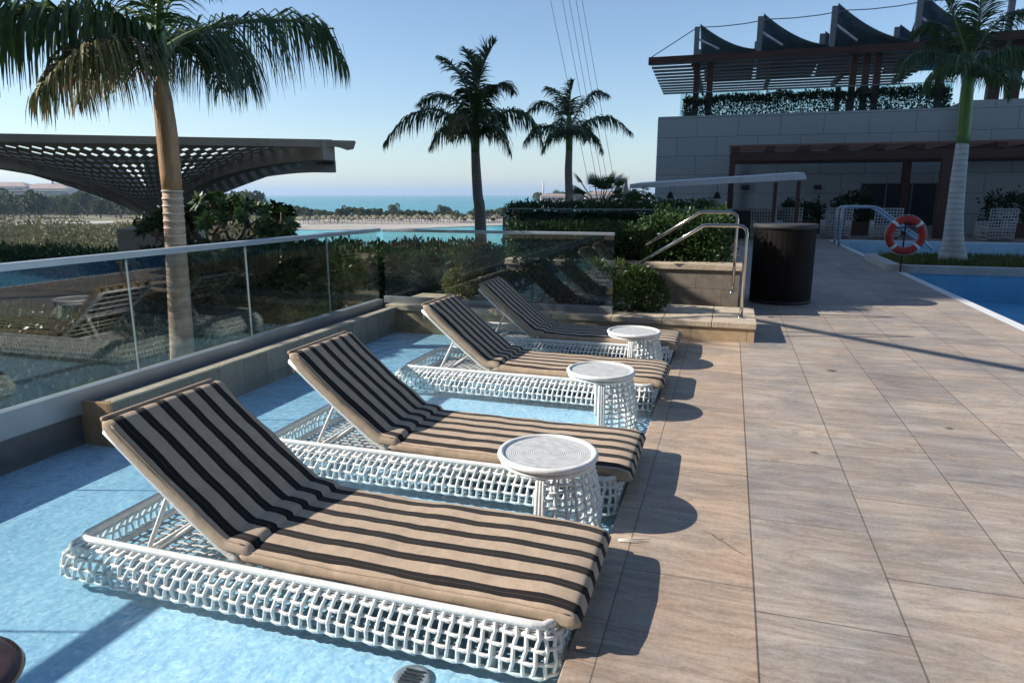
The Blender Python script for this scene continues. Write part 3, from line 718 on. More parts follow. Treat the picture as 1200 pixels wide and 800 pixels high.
for i, (x, y) in enumerate([(-.835, 3.29), (-.875, 5.08), (-.835, 6.70)]):
    o = T0 if i == 0 else copy_tree(T0)
    o.location = (x, y, 0); o['label'] = tl[i]; o.rotation_euler = (0, 0, R([0, 6, -5][i]))

# small debris on the deck
mb = MB().tube([(0, 0, .004), (.03, -.03, .009), (.07, -.08, .006), (.10, -.10, .006), (.14, -.16, .01), (.2, -.2, .005)], [.002, .003, .0035, .003, .0025, .001], 5)
mb.tube([(.07, -.08, .006), (.1, -.07, .006)], .0015, 4); o = mb.build('dry_twig', M['bark'], loc=(-.03, 3.3, 0)); tag(o, 'thin dry twig lying on the sandy pavers beside the table shadow', 'twig')
mb = MB()
for a in (0, .06): mb.tube([(0, a * .2, .01), (.06, .01 + a * .3, .012), (.15, .03 + a * .5, .01)], [.003, .004, .001], 5)
o = mb.build('dry_palm_leaflet', M['rope'], loc=(-.42, 3.05, 0)); tag(o, 'pale dry leaflets poking out over the pool edge near the first table', 'leaflet')
for i, (x, y, l) in enumerate([(1.02, 6.95, .05), (.62, 4.6, .028), (1.6, 5.4, .03)]):
    mb = MB(); mb.add([(-l, 0, .004), (0, -l * .35, .012), (l, 0, .006), (0, l * .35, .01), (-l, 0, .006), (0, -l * .35, .014), (l, 0, .008), (0, l * .35, .012)], [(3, 2, 1, 0), (4, 5, 6, 7)])
    tag(mb.build('dry_leaf', M['bark'], loc=(x, y, 0)), ['small dark dry leaf on the pavers near the far end of the step', 'tiny brown leaf on the pavers right of the middle table', 'tiny brown leaf farther right on the pavers'][i], 'leaf')
# brown corner bottom left: cap of a rounded bollard-like arm
t = thing('lacquered_side_stool', 'dark brown rounded stool corner cut off at the bottom left of the picture', 'stool', (-2.08, 1.10, -.14))
MB().lathe([(.16, 0), (.17, .02), (.17, .38), (.15, .40)], 40).build('stool_body', M['brownobj'], t)
MB().lathe([(.0, .455), (.20, .455), (.225, .445), (.235, .425), (.225, .405), (.0, .40)], 48, cap=False).build('stool_seat', M['brownobj'], t)

# ---------------------------------------------------------------- palms
VR = Vector((math.cos(YAW), math.sin(YAW), 0)); VF = Vector((-math.sin(YAW), math.cos(YAW), 0))
def frond(ctrl, nleaf, llen, seed, mat, parent, hang=.9, wid=.029, stiff=.35, name='frond'):
    """ctrl: rachis control points; leaflets on both sides, hanging by gravity"""
    rs = random.Random(seed); P = [Vector(c) for c in ctrl]; n = 26
    def cr(tt):
        m = len(P) - 1; f = tt * m; i = min(int(f), m - 1); u = f - i
        p0 = P[max(i - 1, 0)]; p1 = P[i]; p2 = P[i + 1]; p3 = P[min(i + 2, m)]
        return .5 * ((2 * p1) + (p2 - p0) * u + (2 * p0 - 5 * p1 + 4 * p2 - p3) * u * u + (3 * p1 - p0 - 3 * p2 + p3) * u ** 3)
    pts = [cr(k / n) for k in range(n + 1)]
    V = []; F = []
    for k in range(nleaf):
        tt = .10 + .9 * k / nleaf; p = cr(tt); d = (cr(min(1, tt + .02)) - cr(tt - .02)).normalized()
        side = d.cross(Vector((0, 0, 1))); side = side.normalized() if side.length > .05 else Vector((1, 0, 0)); upv = side.cross(d)
        prof = math.sin(math.pi * min(1, .18 + tt * .80)) ** .55
        for sg in (-1, 1):
            ll = llen * prof * rs.uniform(.6, 1.15); tw = rs.uniform(-.7, .7)
            dr = (side * sg * (1 - stiff * .2) + d * (.35 + .6 * tt) + upv * (.45 * stiff + tw * .6)).normalized()
            q = [p.copy()]; cur = p.copy(); dd = dr.copy(); m = 4
            hg = hang * rs.uniform(.75, 1.25)
            for j in range(m):
                cur = cur + dd * ll / m; q.append(cur.copy()); dd = (dd + Vector((0, 0, -1)) * hg * .85).normalized()
            ws = [wid * .5, wid, wid * .95, wid * .6, .003]
            ax = d * rs.uniform(.6, 1) + upv * rs.uniform(-.5, .5); ax.normalize(); b0 = len(V)
            for qq, ww in zip(q, ws): V.append(qq - ax * ww * .5); V.append(qq + ax * ww * .5)
            for j in range(m): F.append((b0 + 2 * j, b0 + 2 * j + 1, b0 + 2 * j + 3, b0 + 2 * j + 2))
    o = np_mesh(name, np.array([tuple(v) for v in V]), np.array(F), mat, parent)
    r0 = llen * .035
    MB().tube(pts, [r0 * (1 - .85 * k / n) + .004 for k in range(n + 1)], 6).build('frond_stem', M['rachis'], o)
    return o
def palm(base, scale, trunk_px, crown_px, fronds, label, mats, r_base, r_top, shaft, seed, nleaf=58, group=None, flare=1.25, smat='shaft'):
    """trunk_px / fronds are offsets in metres in a (right, deep, up) frame round the trunk base"""
    t = thing('royal_palm', label, 'palm tree', base, 0, group)
    cv = lambda p: VR * p[0] + VF * p[1] + Vector((0, 0, p[2]))
    pts = [cv(p) for p in trunk_px]; n = 30
    def sm(tt):
        m = len(pts) - 1; f = tt * m; i = min(int(f), m - 1); return pts[i].lerp(pts[i + 1], f - i)
    tp = [sm(k / n) for k in range(n + 1)]
    for _ in range(3): tp = [tp[0]] + [(tp[i - 1] + tp[i] * 2 + tp[i + 1]) / 4 for i in range(1, n)] + [tp[-1]]
    rr = [r_base + (r_top - r_base) * (k / n) + r_base * (flare - 1) * math.exp(-k / 4.0) for k in range(n + 1)]
    tr_ = MB().tube(tp, rr, 20).build('trunk', mats[0], t)
    if smat == 'shaft1':
        for q_ in range(9):
            c_ = tp[-1].lerp(tp[-9], q_ / 9.); d_ = .010
            MB().tube([c_ + Vector((0, 0, -d_)), c_ + Vector((0, 0, d_))], [r_top * 1.09, r_top * 1.09], 20).build('trunk_ring', M['ring'], tr_)
    sp_ = [cv(p) for p in shaft]; m = len(sp_)
    q = []
    for a, b in zip(sp_[:-1], sp_[1:]): q += [a, a.lerp(b, .33), a.lerp(b, .66)]
    q.append(sp_[-1]); k = len(q)
    MB().tube(q, [r_top * (1.0 + .12 * math.sin(math.pi * min(1, 1.2 * i / k))) * (1 - .55 * (i / k) ** 2) for i in range(k)], 18).build('crownshaft', M[smat], t)
    if smat == 'shaft1':
        g_ = [cv(rel(base)(x, y)) for x, y in ((188.5, 92), (188, 60), (187, 20), (187, -20))]
        MB().tube(g_, [r_top * .62, r_top * .66, r_top * .45, r_top * .25], 16).build('spear', M['shaft'], t)
    for i, fr in enumerate(fronds):
        c, opt = fr[0], (fr[1] if len(fr) > 1 else {})
        o = opt.copy(); mt = o.pop('mat', mats[1]); nl = o.pop('n', nleaf); ll = o.pop('ll', .62) * scale
        frond([cv(p) for p in c], nl, ll, seed * 50 + i, mt, t, **o)
    return t
# palm 1 (lit, left): depth 8.1 m -> 99 px per metre; base at (213,415)
def rel(base):
    bR = VR.x * base[0] + VR.y * base[1]; bD = VF.x * base[0] + VF.y * base[1]
    def f(x, y, w=0):
        cx = (x - 600) / 800; u = (400 - y) / 800; fw = u * math.sin(PITCH) + math.cos(PITCH); z = u * math.cos(PITCH) - math.sin(PITCH)
        t = (bD + w) / fw; return (cx * t - bR, w, H + z * t - base[2])
    return f
B1 = (-6.25, 6.5, -1.1)
P1 = rel(B1)
D = M['frond_dry']
fr1 = [
    ([P1(188, 62), P1(165, 40, -.2), P1(110, 18, -.5), P1(50, 12, -.8), P1(-10, 22, -1.0), P1(-60, 70, -1.2)], dict(ll=1.1, hang=1.6, n=150)),
    ([P1(186, 78), P1(160, 60, -.4), P1(120, 52, -.9), P1(80, 72, -1.2), P1(45, 110, -1.4)], dict(ll=.85, hang=1.3, mat=D, n=150)),
    ([P1(186, 85), P1(165, 75, .2), P1(140, 70, .5), P1(110, 90, .8), P1(92, 122, .9)], dict(ll=.68, hang=1.3, mat=D, n=130)),
    ([P1(192, 60), P1(225, 40, .8), P1(270, 28, 1.6), P1(330, 24, 2.3), P1(375, 35, 2.6), P1(402, 75, 2.7)], dict(ll=1.2, hang=1.6, n=150)),
    ([P1(192, 66), P1(215, 48, .8), P1(245, 46, 1.5), P1(272, 62, 1.9), P1(290, 100, 2.1)], dict(ll=1.05, hang=1.6, n=140)),
    ([P1(192, 70), P1(208, 58, .5), P1(232, 55, 1.0), P1(250, 72, 1.4), P1(258, 105, 1.5)], dict(ll=.9, hang=1.5, n=90)),
    ([P1(186, 40), P1(178, 15, -.1), P1(155, -8, -.3), P1(130, -12, -.4), P1(105, 0, -.5)], dict(ll=.45, hang=.5, n=40, stiff=.9)),
    ([P1(190, 40), P1(196, 10, .6), P1(210, -10, 1.2), P1(230, -16, 1.7), P1(250, -5, 2.0)], dict(ll=.5, hang=.6, n=40, stiff=.9)),
    ([P1(188, 40), P1(187, 5, 0), P1(186, -25, .1), P1(190, -60, .2)], dict(ll=.4, hang=.3, n=30, stiff=1)),
    ([P1(188, 60), P1(175, 30, .8), P1(150, 10, 1.6), P1(130, 22, 2.3), P1(110, 60, 2.7)], dict(ll=.6, hang=1.1, n=50)),
    ([P1(190, 60), P1(200, 35, .9), P1(215, 20, 1.9), P1(228, 40, 2.6)], dict(ll=.6, hang=.9, n=46)),
]
palm(B1, 1.0, [P1(216, 560), P1(214, 415), P1(208, 320), P1(202, 224)], None, fr1,
     'tall palm with sunlit tan ringed trunk behind the left glass balustrade', (M['trunk1'], M['frond']), .150, .108,
     [P1(202, 226), P1(196, 160), P1(190, 110), P1(188, 84)], 1, group='palm trees round the pools', flare=1.15, smat='shaft1')
# a second, off-left palm whose frond tips reach into the left edge
t = palm((-9.4, 5.2, -1.1), 1.0, [(0, 0, 0), (0, 0, 2.0), (.05, 0, 3.3)], None,
     [([(0.05, 0, 3.9), (.5, 0, 4.3), (1.0, -.1, 4.0), (1.25, -.1, 3.3)], dict(ll=.6, hang=1.2, n=46)),
      ([(0.05, 0, 3.9), (.5, .1, 4.1), (.95, .2, 3.6), (1.1, .2, 2.8)], dict(ll=.55, hang=1.2, n=46, mat=D)),
      ([(0, 0, 3.9), (-.5, 0, 4.4), (-1.3, .2, 4.2), (-1.8, .3, 3.2)], dict(ll=.6, n=40)),
      ([(0, 0, 3.9), (-.2, .6, 4.4), (-.2, 1.4, 4.1), (-.2, 1.9, 3.2)], dict(ll=.6, n=40)),
      ([(0, 0, 3.9), (.1, -.6, 4.4), (.0, -1.4, 4.1), (.0, -1.9, 3.2)], dict(ll=.6, n=40))],
     'palm at the far left edge of which only hanging frond tips show', (M['trunk1'], M['frond']), .15, .11,
     [(.05, 0, 3.3), (.05, 0, 4.1)], 9, group='palm trees round the pools')
# palm 2 : depth 18.1 -> 44 px/m ; base x=560
P2 = rel((-6.22, 17.0, -3.0))
fr2 = [
    ([P2(556, 165), P2(535, 140, -.2), P2(505, 128, -.4), P2(475, 140, -.6), P2(450, 168, -.7)], dict(ll=.85, hang=1.2)),
    ([P2(558, 165), P2(580, 138, -.1), P2(605, 130, -.2), P2(625, 145, -.3), P2(636, 172, -.3)], dict(ll=.78, hang=1.2)),
    ([P2(556, 150), P2(535, 118, .2), P2(510, 112, .4), P2(492, 122, .6)], dict(ll=.6, hang=.7)),
    ([P2(556, 140), P2(545, 100, .1), P2(530, 78, .3), P2(516, 68, .4)], dict(ll=.55, hang=.5, stiff=.8)),
    ([P2(558, 130), P2(562, 95, 0), P2(570, 68, .1), P2(580, 50, .1)], dict(ll=.62, hang=.15, stiff=1.2)),
    ([P2(558, 140), P2(572, 110, .3), P2(590, 98, .6), P2(602, 108, .8)], dict(ll=.55, hang=.7)),
    ([P2(556, 160), P2(545, 140, -.9), P2(535, 138, -1.5), P2(528, 165, -1.9)], dict(ll=.62, hang=1.2, mat=D)),
    ([P2(558, 160), P2(568, 138, -.8), P2(580, 135, -1.4), P2(588, 160, -1.8)], dict(ll=.65, hang=1.2)),
    ([P2(556, 160), P2(548, 135, .9), P2(540, 130, 1.6), P2(530, 155, 2.0)], dict(ll=.65, hang=1.2)),
    ([P2(558, 158), P2(566, 132, 1.0), P2(582, 130, 1.7), P2(596, 150, 2.0)], dict(ll=.65, hang=1.1)),
    ([P2(556, 158), P2(538, 150, .3), P2(520, 152, .5), P2(505, 172, .6)], dict(ll=.65, hang=1.3)),
    ([P2(558, 158), P2(572, 150, -.3), P2(586, 155, -.5), P2(597, 178, -.6)], dict(ll=.65, hang=1.3)),
    ([P2(558, 130), P2(556, 98, .2), P2(552, 72, .4), P2(545, 60, .5)], dict(ll=.5, hang=.3, stiff=1)),
    ([P2(557, 150), P2(550, 115, -.6), P2(540, 105, -1.1)], dict(ll=.5, hang=.6)),
    ([P2(557, 150), P2(566, 112, -.5), P2(576, 100, -.9)], dict(ll=.5, hang=.6)),
]
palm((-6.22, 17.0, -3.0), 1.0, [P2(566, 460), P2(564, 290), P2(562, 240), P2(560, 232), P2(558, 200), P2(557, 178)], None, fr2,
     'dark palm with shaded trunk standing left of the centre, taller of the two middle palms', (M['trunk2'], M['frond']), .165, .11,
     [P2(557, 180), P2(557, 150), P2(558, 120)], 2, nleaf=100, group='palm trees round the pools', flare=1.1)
# palm 3 : depth 24.5 -> 32.6 px/m
P3 = rel((-5.40, 24.0, -2.0))
fr3 = [
    ([P3(666, 165), P3(650, 150, -.2), P3(630, 150, -.4), P3(614, 168, -.5)], dict(ll=.8, hang=1.1)),
    ([P3(667, 160), P3(690, 142, -.2), P3(715, 138, -.3), P3(740, 156, -.4)], dict(ll=.8, hang=1.0)),
    ([P3(666, 150), P3(652, 128, .2), P3(635, 120, .4), P3(618, 132, .6)], dict(ll=.7, hang=.8)),
    ([P3(667, 150), P3(683, 122, .2), P3(697, 108, .3), P3(712, 112, .4)], dict(ll=.65, hang=.8)),
    ([P3(667, 140), P3(668, 115, 0), P3(672, 96, 0)], dict(ll=.65, hang=.3, stiff=1)),
    ([P3(666, 140), P3(655, 112, .3), P3(643, 103, .5)], dict(ll=.6, hang=.5)),
    ([P3(667, 160), P3(655, 145, -1.2), P3(648, 160, -1.9)], dict(ll=.7, hang=1.2)),
    ([P3(667, 160), P3(680, 148, -1.2), P3(688, 165, -1.9)], dict(ll=.7, hang=1.2)),
    ([P3(667, 160), P3(656, 155, .3), P3(645, 160, .4), P3(636, 178, .5)], dict(ll=.65, hang=1.2)),
    ([P3(667, 160), P3(682, 155, .3), P3(696, 160, .4), P3(706, 178, .5)], dict(ll=.65, hang=1.2)),
    ([P3(667, 158), P3(660, 140, 1.2), P3(652, 158, 2.0)], dict(ll=.7, hang=1.1)),
    ([P3(667, 158), P3(680, 142, 1.2), P3(692, 158, 2.0)], dict(ll=.7, hang=1.1)),
]
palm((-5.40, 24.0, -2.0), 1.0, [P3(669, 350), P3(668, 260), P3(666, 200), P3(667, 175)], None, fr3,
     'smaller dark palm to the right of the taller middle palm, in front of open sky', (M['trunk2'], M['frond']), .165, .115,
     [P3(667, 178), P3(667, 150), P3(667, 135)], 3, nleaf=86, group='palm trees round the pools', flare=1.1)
# palm R on the pool island : base (5.05,18.4,.3) depth 16.0 -> 50 px/m
P4 = rel((5.05, 18.4, .12))
fr4 = [
    ([P4(1133, 90), P4(1110, 68, -.2), P4(1085, 60, -.4), P4(1062, 70, -.6), P4(1052, 95, -.7)], dict(ll=.62, hang=1.1)),
    ([P4(1138, 90), P4(1160, 68, -.3), P4(1190, 58, -.6), P4(1225, 75, -.8)], dict(ll=.72, hang=1.1)),
    ([P4(1138, 95), P4(1158, 85, .2), P4(1180, 82, .4), P4(1200, 100, .5)], dict(ll=.6, hang=1.1)),
    ([P4(1135, 70), P4(1122, 30, 0), P4(1108, 0, .1), P4(1095, -20, .1)], dict(ll=.62, hang=.4, stiff=.9)),
    ([P4(1136, 70), P4(1146, 30, 0), P4(1150, -5, .1), P4(1148, -35, .2)], dict(ll=.62, hang=.3, stiff=.9)),
    ([P4(1137, 70), P4(1160, 35, .3), P4(1190, 15, .4), P4(1225, 20, .5)], dict(ll=.65, hang=.7)),
    ([P4(1134, 80), P4(1112, 55, .6), P4(1095, 50, 1.0), P4(1080, 70, 1.3)], dict(ll=.6, hang=1)),
    ([P4(1134, 92), P4(1118, 80, .4), P4(1100, 84, .7), P4(1085, 104, .9)], dict(ll=.6, hang=1.3)),
    ([P4(1138, 92), P4(1152, 82, -.6), P4(1170, 88, -1.0), P4(1182, 110, -1.2)], dict(ll=.6, hang=1.3)),
    ([P4(1135, 75), P4(1115, 40, .5), P4(1092, 28, .8), P4(1070, 40, 1.0)], dict(ll=.6, hang=.9)),
    ([P4(1136, 85), P4(1125, 65, -1.2), P4(1120, 85, -1.9)], dict(ll=.6, hang=1.1)),
    ([P4(1136, 85), P4(1148, 62, 1.2), P4(1158, 80, 1.9)], dict(ll=.6, hang=1.1)),
]
palm((5.05, 18.4, .12), 1.0, [P4(1116, 305), P4(1118, 260), P4(1123, 210), P4(1128, 168)], None, fr4,
     'palm with pale flared grey trunk and green shaft on the grassy pool island', (M['trunk3'], M['frond']), .20, .13,
     [P4(1128, 170), P4(1131, 130), P4(1135, 90), P4(1136, 65)], 4, nleaf=96, group='palm trees round the pools', flare=1.6)

# ---------------------------------------------------------------- hedges and shrubs
def hedge(name, label, cat, n, sampler, size, mat, seed, group=None, core=None, **k):
    t = thing(name, label, cat, (0, 0, 0), 0, group)
    V, F = leaves(n, sampler, size, seed=seed, **k)
    np_mesh('foliage', V, F, mat, t)
    c = getattr(sampler, 'core', None)
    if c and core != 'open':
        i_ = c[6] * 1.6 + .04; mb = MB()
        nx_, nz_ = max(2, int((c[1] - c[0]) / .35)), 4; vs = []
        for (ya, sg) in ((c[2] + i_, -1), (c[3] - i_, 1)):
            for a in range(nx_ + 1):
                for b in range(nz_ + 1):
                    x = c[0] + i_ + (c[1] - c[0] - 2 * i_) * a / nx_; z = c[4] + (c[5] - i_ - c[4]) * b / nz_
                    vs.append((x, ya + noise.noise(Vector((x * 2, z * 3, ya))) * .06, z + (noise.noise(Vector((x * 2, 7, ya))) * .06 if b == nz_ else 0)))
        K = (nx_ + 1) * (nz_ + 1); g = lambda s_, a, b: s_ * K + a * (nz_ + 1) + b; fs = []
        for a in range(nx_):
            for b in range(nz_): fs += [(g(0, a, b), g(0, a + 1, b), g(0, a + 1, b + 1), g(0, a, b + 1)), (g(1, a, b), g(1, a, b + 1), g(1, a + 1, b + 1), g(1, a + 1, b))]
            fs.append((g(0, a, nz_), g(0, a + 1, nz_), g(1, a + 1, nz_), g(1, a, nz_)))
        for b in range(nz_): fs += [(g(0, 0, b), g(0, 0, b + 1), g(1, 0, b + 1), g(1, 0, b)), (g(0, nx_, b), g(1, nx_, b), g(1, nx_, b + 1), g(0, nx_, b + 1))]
        mb.add(vs, fs).build('dark_core', M['cover'], t)  # solid dark sheet inside the hedge, closing gaps between leaves
    return t
def shrub(name, label, cat, blobs_, n, size, mat, seed, stems=5, base=None, group=None, **k):
    A = np.array(blobs_, float); bx, by = A[:, 0].mean(), A[:, 1].mean(); bz = base if base is not None else (A[:, 2] - A[:, 5]).min()
    t = thing(name, label, cat, (bx, by, bz), 0, group)
    A2 = A.copy(); A2[:, :3] -= (bx, by, bz)
    V, F = leaves(n, blobs(A2), size, seed=seed, **k); np_mesh('foliage', V, F, mat, t)
    mb = MB(); rs = random.Random(seed)
    for i in range(stems):
        c = A2[rs.randrange(len(A2))]
        p = Vector((rs.uniform(-.08, .08), rs.uniform(-.08, .08), -.02)); e = Vector((c[0] + rs.uniform(-.3, .3) * c[3], c[1] + rs.uniform(-.3, .3) * c[4], c[2] + .3 * c[5]))
        md = p.lerp(e, .5) + Vector((rs.uniform(-.05, .05), rs.uniform(-.05, .05), .05)); mb.tube([p, md, e], [.014, .01, .004], 5)
    mb.build('stem', M['bark'], t); return t
# lit shrub right of the far glass
shrub('rounded_shrub', 'rounded leafy shrub on the platform at the right end of the far glass', 'shrub',
      [(-1.0, 8.6, .50, .26, .22, .26), (-1.17, 8.55, .44, .2, .2, .24), (-.86, 8.6, .42, .19, .2, .22), (-1.05, 8.7, .62, .16, .16, .16), (-.9, 8.62, .58, .13, .13, .14)], 4200, .05, M['shrub'], 5, base=.222)
# shrubs behind the far glass
rs = random.Random(3)
for i, (x, zt, mt, lab) in enumerate([(-1.55, .80, 'shrub', 'low green shrub directly behind the right end of the far glass'),
        (-2.05, .76, 'shrub', 'dense green shrub behind the middle of the far glass'),
        (-2.55, .88, 'shrub', 'taller green shrub with twigs poking above the far handrail'),
        (-3.1, .96, 'shrub_y', 'olive yellow shrub behind the far glass, below the taller middle palm'),
        (-3.55, .92, 'shrub_y', 'leftmost olive shrub behind the far glass')]):
    bl = [(x + rs.uniform(-.22, .22), 8.85 + rs.uniform(-.12, .2), z, .2, .2, .17) for z in (.38, .45, .52, .6, zt - .14)] + [(x + rs.uniform(-.25, .25), 8.8, zt - .12, .12, .12, .14)]
    shrub('leafy_shrub', lab, 'shrub', bl, 3600, .055, M[mt], 20 + i, base=.2)
# clipped hedges in and behind the planter
hedge('clipped_hedge', 'long dark clipped hedge growing in the stone planter left of the handrails', 'hedge', 15000, boxshell(-3.3, -1.1, 10.1, 11.5, .6, 1.17, .07), .055, M['hedge'], 31)
hedge('clipped_hedge', 'dark bushy hedge in the right half of the planter, behind the steel handrails', 'hedge', 11000, boxshell(-1.15, -.05, 10.25, 11.3, .66, 1.33, .12, 5), .06, M['hedge'], 32)
hedge('clipped_hedge', 'long dark green hedge in the background below the white awning', 'hedge', 15000, boxshell(-4.4, -.3, 13.6, 14.8, .0, 1.45, .08, 9), .075, M['hedge'], 33)
# hedge masses behind the left glass
hedge('terrace_hedge', 'spiky dark hedge seen through the left glass, behind the sunlit palm trunk', 'hedge', 38000, boxshell(-9.2, -5.2, 8.9, 10.6, -1.0, .72, .16, 2), .10, M['hedge'], 34, up=.8)
hedge('terrace_hedge', 'dark hedge at the corner where the two glass runs meet', 'hedge', 12000, boxshell(-5.4, -3.9, 9.6, 10.8, -.2, .78, .13, 4), .085, M['hedge'], 35, up=.7)
hedge('terrace_hedge', 'dark low hedge behind the left glass near the stone pedestal', 'hedge', 14000, boxshell(-16, -9.3, 6.2, 8.0, -1.6, -.15, .16, 6), .11, M['hedge'], 36, up=.6)
hedge('terrace_hedge', 'dark hedge row above the handrail at the far left edge', 'hedge', 16000, boxshell(-30, -13.5, 17.4, 19.2, -1.6, -.35, .2, 7), .16, M['hedge'], 37, up=.7)
hedge('terrace_hedge', 'dark hedge in front of the lagoon, right of the taller middle palm', 'hedge', 14000, boxshell(-6.5, -4.2, 11.8, 13.2, -.9, .55, .14, 8), .09, M['hedge'], 38, up=.6)
V, F = leaves(26000, lambda r_, n: (np.stack([r_.uniform(-16, -4.85, n), r_.uniform(1.0, 9.2, n), np.full(n, -.5) + r_.uniform(-.02, .12, n)], 1), np.tile([0, 0, 1.], (n, 1))), .12, seed=39)
k_ = V.reshape(-1, 4, 3)[:, 0, 0] < -12; V3 = V.reshape(-1, 4, 3); V3[k_, :, 2] -= 1.1
tag(np_mesh('ground_cover', V3.reshape(-1, 3), F, M['cover']), 'dark low ground cover under the palm behind the left glass', 'ground cover', kind='stuff')
# rosette-leaved tree (left of centre, dark)
def rosette_tree():
    t = thing('plumeria_tree', 'dark broad-leaved tree with rosettes of leaves right of the sunlit palm trunk', 'tree', (-7.75, 9.0, -.78))
    rs = random.Random(12); mb = MB(); tips = []
    def br(p, d, l, r, lev):
        e = p + d * l; mb.tube([p, p.lerp(e, .5) + Vector((rs.uniform(-.03, .03),) * 3), e], [r, r * .85, r * .7], 6)
        if lev == 0: tips.append((e, d)); return
        for _ in range(3):
            nd = (d + Vector((rs.uniform(-.9, .9), rs.uniform(-.9, .9), rs.uniform(-.25, .5)))).normalized(); br(e, nd, l * rs.uniform(.6, .85), r * .65, lev - 1)
    for a in range(5):
        br(Vector((0, 0, 1.15)), Vector((math.cos(a * 1.26) * .9, math.sin(a * 1.26) * .5, .75)).normalized(), .55, .05, 3)
    mb.tube([(0, 0, 0), (0, 0, 1.2)], .08, 8); mb.build('trunk', M['bark'], t)
    V = []; F = []
    for e, d in tips:
        if e.z > 2.95: continue
        for k in range(13):
            a = k * 2.4; o1 = d.orthogonal().normalized(); o2 = d.cross(o1)
            ld = (o1 * math.cos(a) + o2 * math.sin(a) + d * rs.uniform(0, .9)).normalized(); l = rs.uniform(.12, .2)
            s = ld.cross(d); s = s.normalized() if s.length > .01 else o1
            b0 = len(V); V += [e, e + ld * l * .55 + s * l * .17, e + ld * l - Vector((0, 0, .02)), e + ld * l * .55 - s * l * .17]; F.append((b0, b0 + 1, b0 + 2, b0 + 3))
    np_mesh('crown', np.array([tuple(v) for v in V]), np.array(F), M['hedge'], t)
rosette_tree()
# fan palm clump near the building
t = thing('fan_palm', 'bushy fan palm clump left of the white awning', 'palm shrub', (-2.75, 15.2, .42), 0)
rs = random.Random(8); V = []; F = []; mb = MB()
for k in range(26):
    c = Vector((0, 0, .9)) if k < 18 else Vector((.65, .2, .75))
    a = rs.uniform(0, 6.28); el = rs.uniform(.1, 1.4); d = Vector((math.cos(a) * math.cos(el), math.sin(a) * math.cos(el), math.sin(el))); ln = rs.uniform(.45, .75) * (1 if k < 18 else .7)
    e = c + d * ln; mb.tube([c - Vector((0, 0, .9)) * .2, c, e], .012, 5); side = d.cross(Vector((0, 0, 1))).normalized(); upv = side.cross(d)
    for j in range(17):
        b = R(-80 + 160 * j / 16); ld = (d * math.cos(b) + side * math.sin(b)).normalized(); l = .36 * (.75 + .25 * math.cos(b)); s = ld.cross(upv).normalized() * .016
        b0 = len(V); V += [e - s * .3, e + s * .3, e + ld * l * .6 + s, e + ld * l - Vector((0, 0, .04)), e + ld * l * .6 - s]; F.append((b0, b0 + 1, b0 + 2, b0 + 4)); F.append((b0 + 4, b0 + 2, b0 + 3, b0 + 3))
me = MB(); me.v = [tuple(v) for v in V]; me.f = [tuple(dict.fromkeys(f)) for f in F]; me.build('fan_leaves', M['frond'], t, smooth=False); mb.build('stem', M['bark'], t)

# ---------------------------------------------------------------- second glass rail in the middle distance
t = thing('glass_balustrade', 'green tinted glass balustrade in the middle distance in front of the long hedge', 'balustrade', (-4.35, 13.3, 0))
for k in range(3): MB().box((.02 + k * 1.45, -.008, .05), (1.45 + k * 1.45, .008, 1.36)).build('glass_pane', M['glass2'], t, smooth=False)
MB().box((0, -.02, 1.36), (4.4, .02, 1.385)).build('top_rail', M['seam'], t, smooth=False)
MB().box((0, -.03, 0), (4.4, .03, .08)).build('base_channel', M['channel'], t, smooth=False)
MB().box((-.02, -.02, 0), (.018, .02, 1.4)).build('end_post', M['seam'], t, smooth=False)

# ---------------------------------------------------------------- pool island with life buoy
t = thing('pool_island', 'low stone edged island with dry grass between the two parts of the swimming pool', 'planter', (3.4, 16.75, 0))
out = rrect(0, 6.6, 0, 3.4, .5, 8)
n = len(out); inn = rrect(.28, 6.32, .28, 3.12, .3, 8)
mb = MB(); mb.add([(x, y, -.025) for x, y in out] + [(x, y, .14) for x, y in out] + [(x, y, .14) for x, y in inn] + [(x, y, .04) for x, y in inn],
       [(i, (i + 1) % n, (i + 1) % n + n, i + n) for i in range(n)] + [(i + n, (i + 1) % n + n, (i + 1) % n + 2 * n, i + 2 * n) for i in range(n)] + [(i + 2 * n, (i + 1) % n + 2 * n, (i + 1) % n + 3 * n, i + 3 * n) for i in range(n)])
mb.build('stone_kerb', M['conc_lt'], t, smooth=False)
mb = MB(); o2 = rrect(.02, 6.58, .02, 3.38, .48, 8); mb.add([(x, y, -1.1) for x, y in o2] + [(x, y, -.02) for x, y in o2], [(i, (i + 1) % n, (i + 1) % n + n, i + n) for i in range(n)]); mb.build('tiled_base', M['deep'], t, smooth=False)
mb = MB(); mb.add([(x, y, .06) for x, y in inn], [tuple(range(n))]); mb.build('soil', M['soil'], t, smooth=False)
V, F = leaves(9000, lambda r_, n: (np.stack([r_.uniform(.3, 6.3, n), r_.uniform(.3, 3.1, n), np.full(n, .05)], 1), np.tile([0, 0, 1.5], (n, 1))), .17, aspect=.12, up=1.2, seed=44)
tag(np_mesh('island_grass', V, F, M['grass'], None, (3.4, 16.75, .01)), 'dry yellow green grass growing on the pool island round the palm', 'grass', kind='stuff')
bx, by, bz = 3.44, 15.4, .80
bx, by = 3.62, 16.62
t = thing('life_buoy', 'red life buoy with white bands hanging on a thin stand at the island corner', 'life buoy', (bx, by, bz), YAW * .6)
def arcx(r, a, yy=0): return (r * math.cos(a), yy, r * math.sin(a))
br_ = .335; tb = .078
MB().tube([arcx(br_, 2 * math.pi * k / 64) for k in range(64)], tb, 14, close=True).build('buoy_ring', M['red'], t)
